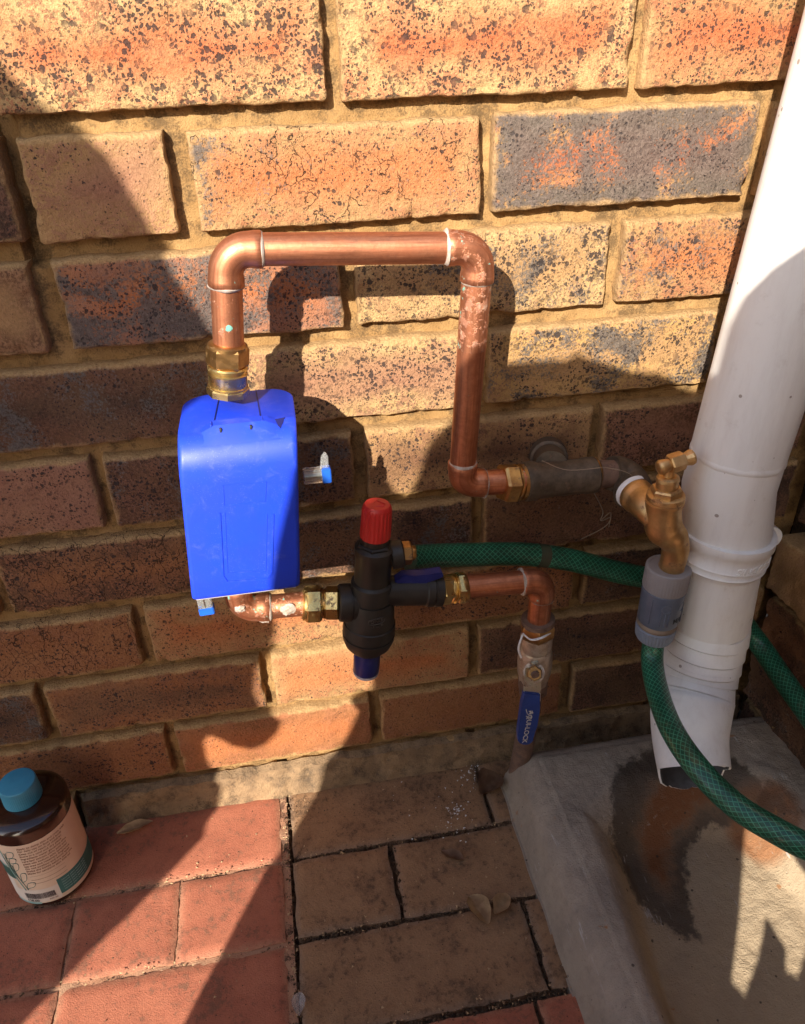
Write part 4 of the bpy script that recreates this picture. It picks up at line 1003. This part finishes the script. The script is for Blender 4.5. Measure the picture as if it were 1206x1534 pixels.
bm = bmesh.new(); nut(bm, at(999, 729, YB_), at(998, 741, YB_), .0132, .2, .2); obj('bonnet_nut', bm, TAPB, tp, ang=25)
T(at(1001, 713, YB_), at(999, 731, YB_), [(-.02, .0070), (.1, .0092), (.30, .0098), (.36, .0090), (1, .0092)], BRASS if False else TAPB, 'gland_nut', tp)
T(at(1006, 697, YB_), at(1001, 716, YB_), [(0, .0045), (1, .0045)], TAPB, 'spindle', tp)
h0 = at(987, 701, YB_ - .003); h1 = at(1038, 684, YB_ + .0)
hd = h1 - h0
bm = bmesh.new(); sweep(bm, [h0 + hd * t for t in (-.03, 0, .06, .30, .45)], [.0035, .0058, .0064, .0050, .0046], 20); obj('handle_arm', bm, TAPB, tp)
bm = bmesh.new(); sweep(bm, [h0 + hd * t for t in (.55, .70, .93, .99, 1.02)], [.0046, .0048, .0068, .0064, .0040], 12); obj('handle_arm', bm, TAPB, tp, ang=25)
bm = bmesh.new(); nut(bm, h0 + hd * .30, h0 + hd * .72, .0082, .1, .4); obj('handle_hub', bm, TAPB, tp, ang=25)
# snap connector
cn = empty('hose_connector', at(990, 905, -.12), 'grey and blue-grey plastic snap hose connector hanging under the tap', 'hose connector')
ca_ = at(1002, 849, YB_); cb_ = at(979, 955, YB_ - .002); u = cb_ - ca_
ribbed(ca_, ca_ + u * .27, [(-.02, .0170), (-.05, .0172), (-.04, .0190), (.0, .0198), (.08, .0200), (.93, .0200), (1, .0194)], 44, .0006, GREY, 'top_collar', cn, .10, .95)
T(ca_ + u * .25, ca_ + u * .29, [(0, .0190), (1, .0190)], DARKG, 'shadow_gap_ring', cn)
T(ca_ + u * .27, ca_ + u * .73, [(0, .0188), (.03, .0196), (.5, .0190), (.97, .0186), (1, .0180)], GREYB, 'sleeve', cn)
T(ca_ + u * .73, ca_ + u * .82, [(0, .0178), (.2, .0186), (.5, .0188), (.7, .0170), (1, .0168)], RUBBER, 'seal_ring', cn)
ribbed(ca_ + u * .81, cb_, [(0, .0172), (.06, .0184), (.10, .0186), (.75, .0176), (.95, .0160), (1, .0135)], 36, .0008, mat_plastic('light_blue_grey_plastic', (.20, .235, .30), None, .4), 'bottom_collar', cn, .09, .8)
un = u.normalized(); ctr = ca_ + u * .5
xx = V(1, 0, 0); xx = (xx - un * xx.dot(un)).normalized(); yy_ = un.cross(xx)     # yy_ points away / towards
if yy_.y > 0: yy_ = -yy_
def csurf(ang, t, r): return ca_ + u * t + (xx * math.sin(ang) + yy_ * math.cos(ang)) * r
for a in (-.25, .62):                     # press pads and grip flutes
    bm = bmesh.new(); pts = [csurf(a + .22 * math.cos(k * PI / 8), .42 + .055 * math.sin(k * PI / 8), .0190) for k in range(17)]
    sweep(bm, pts, .0007, 8); obj('press_pad', bm, DARKG if False else GREYB, cn)
for a in (-.95, -.42, -.22, -.05, .85):
    bm = bmesh.new(); sweep(bm, [csurf(a, .47 if a > -.9 else .33, .0190), csurf(a, .66, .0188)], .0009, 8); obj('grip_flute', bm, GREYB, cn)
text_obj('connector_print', 'MAKI', DARKG, cn, .0075, None, .0001, lambda c: csurf(.66 + c.x / .0192, .605 - c.y / u.length, .0192 + c.z))

# ------------------------------------------------------------------ hoses
ho = empty('garden_hose', cb_, 'green braided garden hose curving from the tap connector across the front of the downpipe', 'hose')
hp = smoothpath([cb_ - un * .02, at(977, 985, -.134), at(985, 1035, -.168), at(1006, 1092, -.214), at(1045, 1150, -.258), at(1100, 1205, -.292), at(1160, 1243, -.318), at(1225, 1275, -.340), at(1330, 1310, -.36), at(1500, 1330, -.38)], 10)
bm = bmesh.new(); sweep(bm, hp, .0102, 32); obj('tube', bm, HOSE, ho)
hb = empty('drain_hose', at(700, 832, -.035), 'green braided hose lying behind the black valve and passing behind the tap and downpipe', 'hose')
hq = smoothpath([at(612, 836, -.060), at(650, 833, -.045), at(700, 831, -.035), at(780, 830, -.030), at(850, 838, -.028), at(930, 858, -.026), at(1010, 875, -.024), at(1085, 905, -.030), atx(1132, 958, .668), atx(1175, 1020, .672), atx(1225, 1090, .672), atx(1290, 1190, .672), atx(1400, 1370, .672)], 9)
bm = bmesh.new(); sweep(bm, hq, .0118, 32); obj('tube', bm, HOSE, hb)
bm = bmesh.new(); t0 = at(765, 829, -.0305); sweep(bm, [hq[30], hq[31], hq[32]], .01195, 32, caps=False); obj('dirt_band', bm, mat_plastic('dried_mud', (.045, .06, .03), (.06, .05, .03), .8), hb)

# ------------------------------------------------------------------ bottle
bo = empty('bottle', V(-.137, -.063, .0), 'amber plastic bottle with sky blue cap and printed leaf label on the red paving', 'bottle')
bc0 = V(-.137, -.063, .001); rb = .0402; HB = .124
# the bottle stands on uneven paving: upright
bm = bmesh.new(); lathe(bm, bc0, bc0 + V(0, 0, HB), [(0, .030), (.005, .035), (.02, .0385), (.06, rb), (.955, rb), (.98, rb - .001), (1.0, rb - .004), (1.015, rb - .012), (1.03, .022), (1.035, .018), (1.08, .0172)], 56); obj('body', bm, AMBER, bo)
ribbed(bc0 + V(0, 0, HB + .0275), bc0 + V(0, 0, HB + .005), [(-.02, .0160), (0, .0170), (.06, .0176), (.1, .0178), (1, .0184)], 60, .00035, CYAN, 'cap', bo, .08, .98)
def bw(ang, z, off=.0): return V(bc0.x + math.sin(ang) * (rb + off), bc0.y - math.cos(ang) * (rb + off), bc0.z + z)
def patch(nm, a0, a1, z0, z1, m, off, par, na=16):
    bm = bmesh.new(); G = []
    for i in range(na + 1):
        a = lerp(a0, a1, i / na); G.append([bm.verts.new(bw(a, z0, off)), bm.verts.new(bw(a, z1, off))])
    for i in range(na): bm.faces.new((G[i][0], G[i + 1][0], G[i + 1][1], G[i][1]))
    return obj(nm, bm, m, par)
lab = patch('label', -2.0, 1.9, .010, .106, PAPER, .0003, bo, 48)
AC = .10                                   # angle facing the camera is about atan2
patch('label_panel', -1.6, -.62, .012, .104, PAPERW, .0005, lab)
patch('teal_band', -1.6, -.50, .050, .068, TEALD, .0007, lab)
patch('teal_band', -1.6, -.62, .068, .071, TEALL, .0007, lab)
patch('teal_panel', .42, 1.9, .016, .040, TEAL, .0006, lab, 20)
patch('barcode_panel', -.62, .42, .012, .0335, PAPERW, .0006, lab)
patch('blue_strip', -.8, -.10, .0095, .0125, TEALL, .0008, lab)
rb_ = random.Random(3); a = -.45
while a < .30:
    wdt = rb_.choice((.006, .010, .016)); patch('barcode_bar', a, a + wdt, .0185, .0275, INKB, .0009, lab, 1); a += wdt + rb_.choice((.008, .012))
def lwrap(ac, zc, off): return lambda c: bw(ac + c.x / rb, zc + c.y, off + c.z)
words = ['Apply to damp skin and rinse well', 'For daily use on face and body', 'Keep out of reach of children', 'Store in a cool and dry place', 'Ingredients water glycerine aloe', 'vera leaf extract citric acid and', 'plant oils sodium salts lavender', 'tea tree and rosemary fragrance', 'Do not swallow and avoid eyes', 'Shake the bottle before each use', 'Made for sensitive skin 500 ml']
for k, wd_ in enumerate(words): text_obj('small_print', wd_, INK, lab, .0035, None, .00005, lwrap(-.12, .1010 - k * .0040, .0007), 'LEFT')
text_obj('printed_code', '128.00', INKB, lab, .0048, None, .00005, lwrap(-.45, .0152, .0009), 'LEFT')
text_obj('printed_code', '500 ml', INK, lab, .0030, None, .00005, lwrap(.12, .0155, .0009), 'LEFT')
for k in range(5): text_obj('small_print', 'natural plant based care', TEALL, lab, .0030, None, .00005, lwrap(.52, .0360 - k * .0038, .0009), 'LEFT')
def lineb(pts, r=.00028, m=TEAL, nm='printed_stem'):
    bm = bmesh.new(); sweep(bm, smoothpath([bw(a, z, .0008) for a, z in pts], 5), r, 6); obj(nm, bm, m, lab)
lineb([(-.28, .034), (-.36, .048), (-.44, .062), (-.50, .078), (-.52, .092)]); lineb([(-.62, .096), (-.56, .075), (-.46, .05), (-.36, .033)], .0004, TEALL)
for (a, z, da, dz) in ((-.36, .046, .20, .016), (-.40, .054, -.10, .020), (-.44, .064, .20, .014), (-.30, .036, .26, .010), (-.48, .076, .24, .010), (-.5, .084, .26, .012)):
    lineb([(a, z), (a + da * .3, z + dz * .9), (a + da, z + dz), (a + da * .75, z + dz * .35), (a, z)], .00025, TEAL, 'printed_leaf')
for (z0, z1) in ((.0500, .0505), (.0440, .0445), (.0560, .0563)): patch('printed_line', -.10, .75, z0, z1, INK, .0008, lab, 10)

# ------------------------------------------------------------------ leaves, husks, crumbs
def leaf(name, c, L, W, ang, m, label, cat='leaf', curl=.3, lift=.3, seed=0, group=None):
    bm = bmesh.new(); nu, nv = 14, 8; G = {}
    ca2, sa = math.cos(ang), math.sin(ang)
    for i in range(nu + 1):
        t = i / nu; wv = W / 2 * (math.sin(PI * min(1, t * .96 + .03)) ** .75)
        for j in range(nv + 1):
            s = j / nv * 2 - 1
            x = (t - .5) * L; y = s * wv; z = .0015 + abs(s) ** 1.6 * wv * curl * 2 + (t - .5) ** 2 * L * lift
            p = V(x, y, z); nn = noise.noise(p * 130 + V(seed, 0, 0)) * .0016; p.z += nn + .001; p.y += nn
            G[i, j] = bm.verts.new(V(c.x + p.x * ca2 - p.y * sa, c.y + p.x * sa + p.y * ca2, c.z + p.z))
    for i in range(nu):
        for j in range(nv): bm.faces.new((G[i, j], G[i + 1, j], G[i + 1, j + 1], G[i, j + 1]))
    bmesh.ops.solidify(bm, geom=list(bm.faces), thickness=.0005)
    o = obj(name, bm, m); tag(o, label, cat, group); return o
leaf('dry_leaf', gr(206, 1232) + V(0, -.012, .003), .040, .013, .25, LEAF, 'long tan dry leaf lying on the shaded red paving right of the bottle', curl=.5, lift=.05, seed=1)
leaf('curled_leaf', gr(735, 1181), .036, .032, .6, LEAFB, 'large curled brown leaf beside the corner of the concrete gully', curl=.55, lift=.35, seed=2)
leaf('seed_pod', gr(717, 1366), .034, .022, 1.9, LEAF, 'left one of two tan seed pods on the brown paving, with a pale tip', 'seed pod', .55, .1, 3)
leaf('seed_pod', gr(752, 1358), .026, .017, .7, LEAF, 'right one of two tan seed pods on the brown paving', 'seed pod', .5, .1, 4)
leaf('leaf_fragment', gr(678, 1283), .026, .012, -.5, LEAFB, 'torn brown leaf scrap on the middle brown paver', curl=.2, lift=.1, seed=5)
leaf('orange_leaf', gr(750, 1132), .014, .012, 1.1, LEAFO, 'small orange dry leaf at the foot of the rusty riser pipe', curl=.3, lift=.2, seed=6)
leaf('pale_leaf', gr(767, 1137), .018, .006, 1.7, LEAF, 'thin pale leaf standing against the rusty riser pipe', curl=.3, lift=.4, seed=7)
leaf('plastic_scrap', gr(449, 1508, .003), .020, .013, 1.4, CLEAR, 'crumpled clear plastic scrap in the paving joint at the bottom edge', 'litter', .6, .6, 8)
rnd = random.Random(21)
def crumbs(name, pts, m, label, cat, smin, smax, flat=.5):
    bm = bmesh.new()
    for p in pts:
        s = rnd.uniform(smin, smax); vs = []
        for q in ((1, 0, 0), (-.5, .87, 0), (-.5, -.87, 0), (.1, .1, 1)):
            vs.append(bm.verts.new(V(p[0] + (q[0] + rnd.uniform(-.4, .4)) * s, p[1] + (q[1] + rnd.uniform(-.4, .4)) * s * rnd.uniform(.5, 1.4), p[2] + q[2] * s * flat)))
        for f in ((0, 1, 3), (1, 2, 3), (2, 0, 3), (0, 2, 1)): bm.faces.new([vs[i] for i in f])
    o = obj(name, bm, m, smooth=False); return tag(o, label, cat, kind='stuff')
pts = []
for (cx, cy, n, s) in ((700, 1165, 26, 12), (683, 1215, 26, 9), (712, 1150, 20, 8), (680, 1240, 14, 14), (640, 1200, 14, 40)):
    for _ in range(n): p = gr(cx + rnd.gauss(0, s), cy + rnd.gauss(0, s), 0); pts.append((p.x, p.y, .0004))
for _ in range(10): p = gr(rnd.gauss(683, 3), rnd.gauss(1213, 3), 0); pts.append((p.x, p.y, .001))
crumbs('paint_crumbs', pts, CHALK, 'white paint crumbs scattered on the brown paving below the ball valve', 'debris', .0004, .0017, .5)
pts = []
def along(a, b, n, sp, z=-.004):
    for _ in range(n): t = rnd.random(); pts.append((lerp(a[0], b[0], t) + rnd.gauss(0, sp), lerp(a[1], b[1], t) + rnd.gauss(0, sp), z + rnd.uniform(0, .004)))
for (a, b, n) in (((.118, -.096), (.37, -.096), 420), ((.118, -.186), (.37, -.186), 420), ((.12, -.281), (.37, -.281), 300), ((.1145, -.01), (.1145, -.30), 420), ((.232, -.10), (.232, -.18), 100), ((.355, -.19), (.358, -.28), 120), ((-.2, -.097), (.11, -.097), 160), ((-.2, -.188), (.11, -.188), 160), ((-.003, -.1), (-.003, -.18), 60)): along(a, b, n, .0022, -.006)
crumbs('joint_grit', pts, SOIL, 'dark soil grit filling the joints between the pavers', 'debris', .0006, .0022, .8)
pts = []
for _ in range(520): pts.append((rnd.uniform(.12, .36), -abs(rnd.gauss(.02, .035)) - .012, .0006))
for _ in range(160): pts.append((rnd.uniform(-.12, .36), rnd.uniform(-.27, -.02), .0006))
crumbs('soil_crumbs', pts, SOIL, 'fine dark soil crumbs scattered over the paving along the wall', 'debris', .0003, .0011, .7)
pts = []
for (a, b, n) in (((.118, -.096), (.37, -.096), 60), ((.118, -.186), (.37, -.186), 60), ((.12, -.281), (.37, -.281), 60), ((.1145, -.01), (.1145, -.30), 80), ((-.15, -.097), (.11, -.097), 50), ((-.15, -.188), (.11, -.188), 40)): along(a, b, n, .003, .0005)
for _ in range(110): pts.append((rnd.uniform(.0, .36), rnd.uniform(-.30, -.01), .0006))
crumbs('seed_husks', pts, HUSK, 'pale seed husks and twig bits lying in the paving joints', 'debris', .0006, .0018, .6)

# cobweb threads under the tee
wb = empty('cobweb', at(890, 770, -.01), 'thin dusty cobweb threads hanging on the bricks below the iron tee', 'cobweb')
for pp in (((888, 735), (903, 765), (900, 780), (915, 775), (905, 790), (870, 808)), ((900, 780), (915, 768), (912, 790)), ((942, 745), (938, 752), (942, 762), (948, 770))):
    bm = bmesh.new(); sweep(bm, smoothpath([at(a, b, -.010 if a < 930 else -.09) for a, b in pp], 6), .00045, 5, wob=.0002); obj('thread', bm, WEB, wb)

# ------------------------------------------------------------------ added boards outside the frame, cut to cast the shadow outlines
def sunhit(p): return (p.x + SX * (-p.y), p.z + SZ * p.y)     # where the sun ray through p meets the wall plane
def Wp(px, py): return sunhit(at(px, py, 0))
def Fp(px, py, z=0): return sunhit(gr(px, py, z))
def Bp(px, py, y): return sunhit(at(px, py, y))
def shade(name, poly, D, th, m, label, cat):
    bm = bmesh.new(); P = [V(x - SX * D, -D, z + SZ * D) for x, z in poly]
    prism(bm, P, V(0, -th, 0)); o = obj(name, bm, m, smooth=False); return tag(o, label, cat)
left = [Wp(-90, 10), Wp(0, 108), Wp(55, 150), Wp(108, 185), Wp(170, 285), Wp(215, 370), Wp(262, 440), Wp(300, 505), Wp(345, 640), Wp(362, 760), Wp(372, 860), Wp(383, 925), Wp(372, 955), Wp(352, 985), Wp(350, 1020), Wp(362, 1048), Wp(380, 1060),
        Wp(394, 1064), Wp(388, 1082), Wp(370, 1100), Wp(348, 1108), Wp(322, 1104), Wp(300, 1092), Wp(283, 1086), Wp(275, 1096), Wp(280, 1120), Wp(292, 1148), Wp(308, 1160), Wp(307, 1200), Fp(310, 1213), Fp(200, 1325), Fp(145, 1375), Fp(30, 1493), Fp(-60, 1580)]
lz = left[-1]
left += [(lz[0], -.48), (-.50, -.48), (-.50, 1.10), (-.28, 1.12)]
shade('sun_blocker', left, .78, .035, BLOCKER, 'added unseen screen with a cut outline standing behind the viewer on the left', 'blocker')
slot = [Fp(1100, 1172, .03), Fp(1092, 1235, .02), Fp(1085, 1330, .02), Fp(1075, 1410, .02), Fp(1060, 1480, .015), Fp(1058, 1530, .015), Fp(1075, 1533, .015), Fp(1095, 1480, .015), Fp(1118, 1505, .015), Fp(1140, 1440, .015), Fp(1150, 1380, .015), Fp(1146, 1450, .015), Fp(1142, 1485, .015), Fp(1165, 1492, .015), Fp(1178, 1465, .015), Fp(1198, 1475, .015), Fp(1215, 1440, .02), Fp(1330, 1480, .02), Fp(1330, 1360, .05), Fp(1206, 1322, .05), Fp(1150, 1230, .055)]
right_edge = [Fp(265, 1551), Fp(275, 1534), Fp(330, 1430), Fp(400, 1300), Fp(430, 1262), Fp(485, 1170), Wp(490, 1140), Wp(515, 1110), Wp(530, 1080), Wp(537, 1065), Wp(519, 1049), Wp(540, 1038), Wp(558, 1030), Wp(558, 1005), Wp(565, 985), Wp(575, 960)]
boxedge = [Bp(405, 880, -.132), Bp(414, 820, -.132), Bp(432, 742, -.132), Bp(446, 700, -.128)]
upper = [Wp(610, 745), Wp(632, 700), Wp(642, 665), Wp(655, 650), Wp(674, 632), Wp(720, 575), Wp(752, 545), Wp(800, 540), Wp(850, 539), Wp(865, 529), Wp(880, 536), Wp(915, 547), Wp(950, 557), Wp(965, 558), Wp(985, 558), Wp(1005, 566), Wp(1020, 577), Wp(1050, 586)]
dpt = [Bp(1078, 550, -.130), Bp(1100, 475, -.142), Bp(1125, 425, -.148), Bp(1165, 388, -.148), Bp(1206, 364, -.146), Bp(1260, 340, -.14)]
slot_low = slot[:-4]; slot_up = slot[-3:]
right = right_edge + boxedge + [(.252, .405)] + upper + dpt + [(.98, .60), (.98, -.115)] + slot_up + slot_low + [(.85, -.19), (.98, -.19), (.98, -.48), (right_edge[0][0], -.48)]
shade('sun_blocker', right, .78, .035, BLOCKER, 'added unseen screen with a slot near its foot standing behind the viewer on the right', 'blocker')
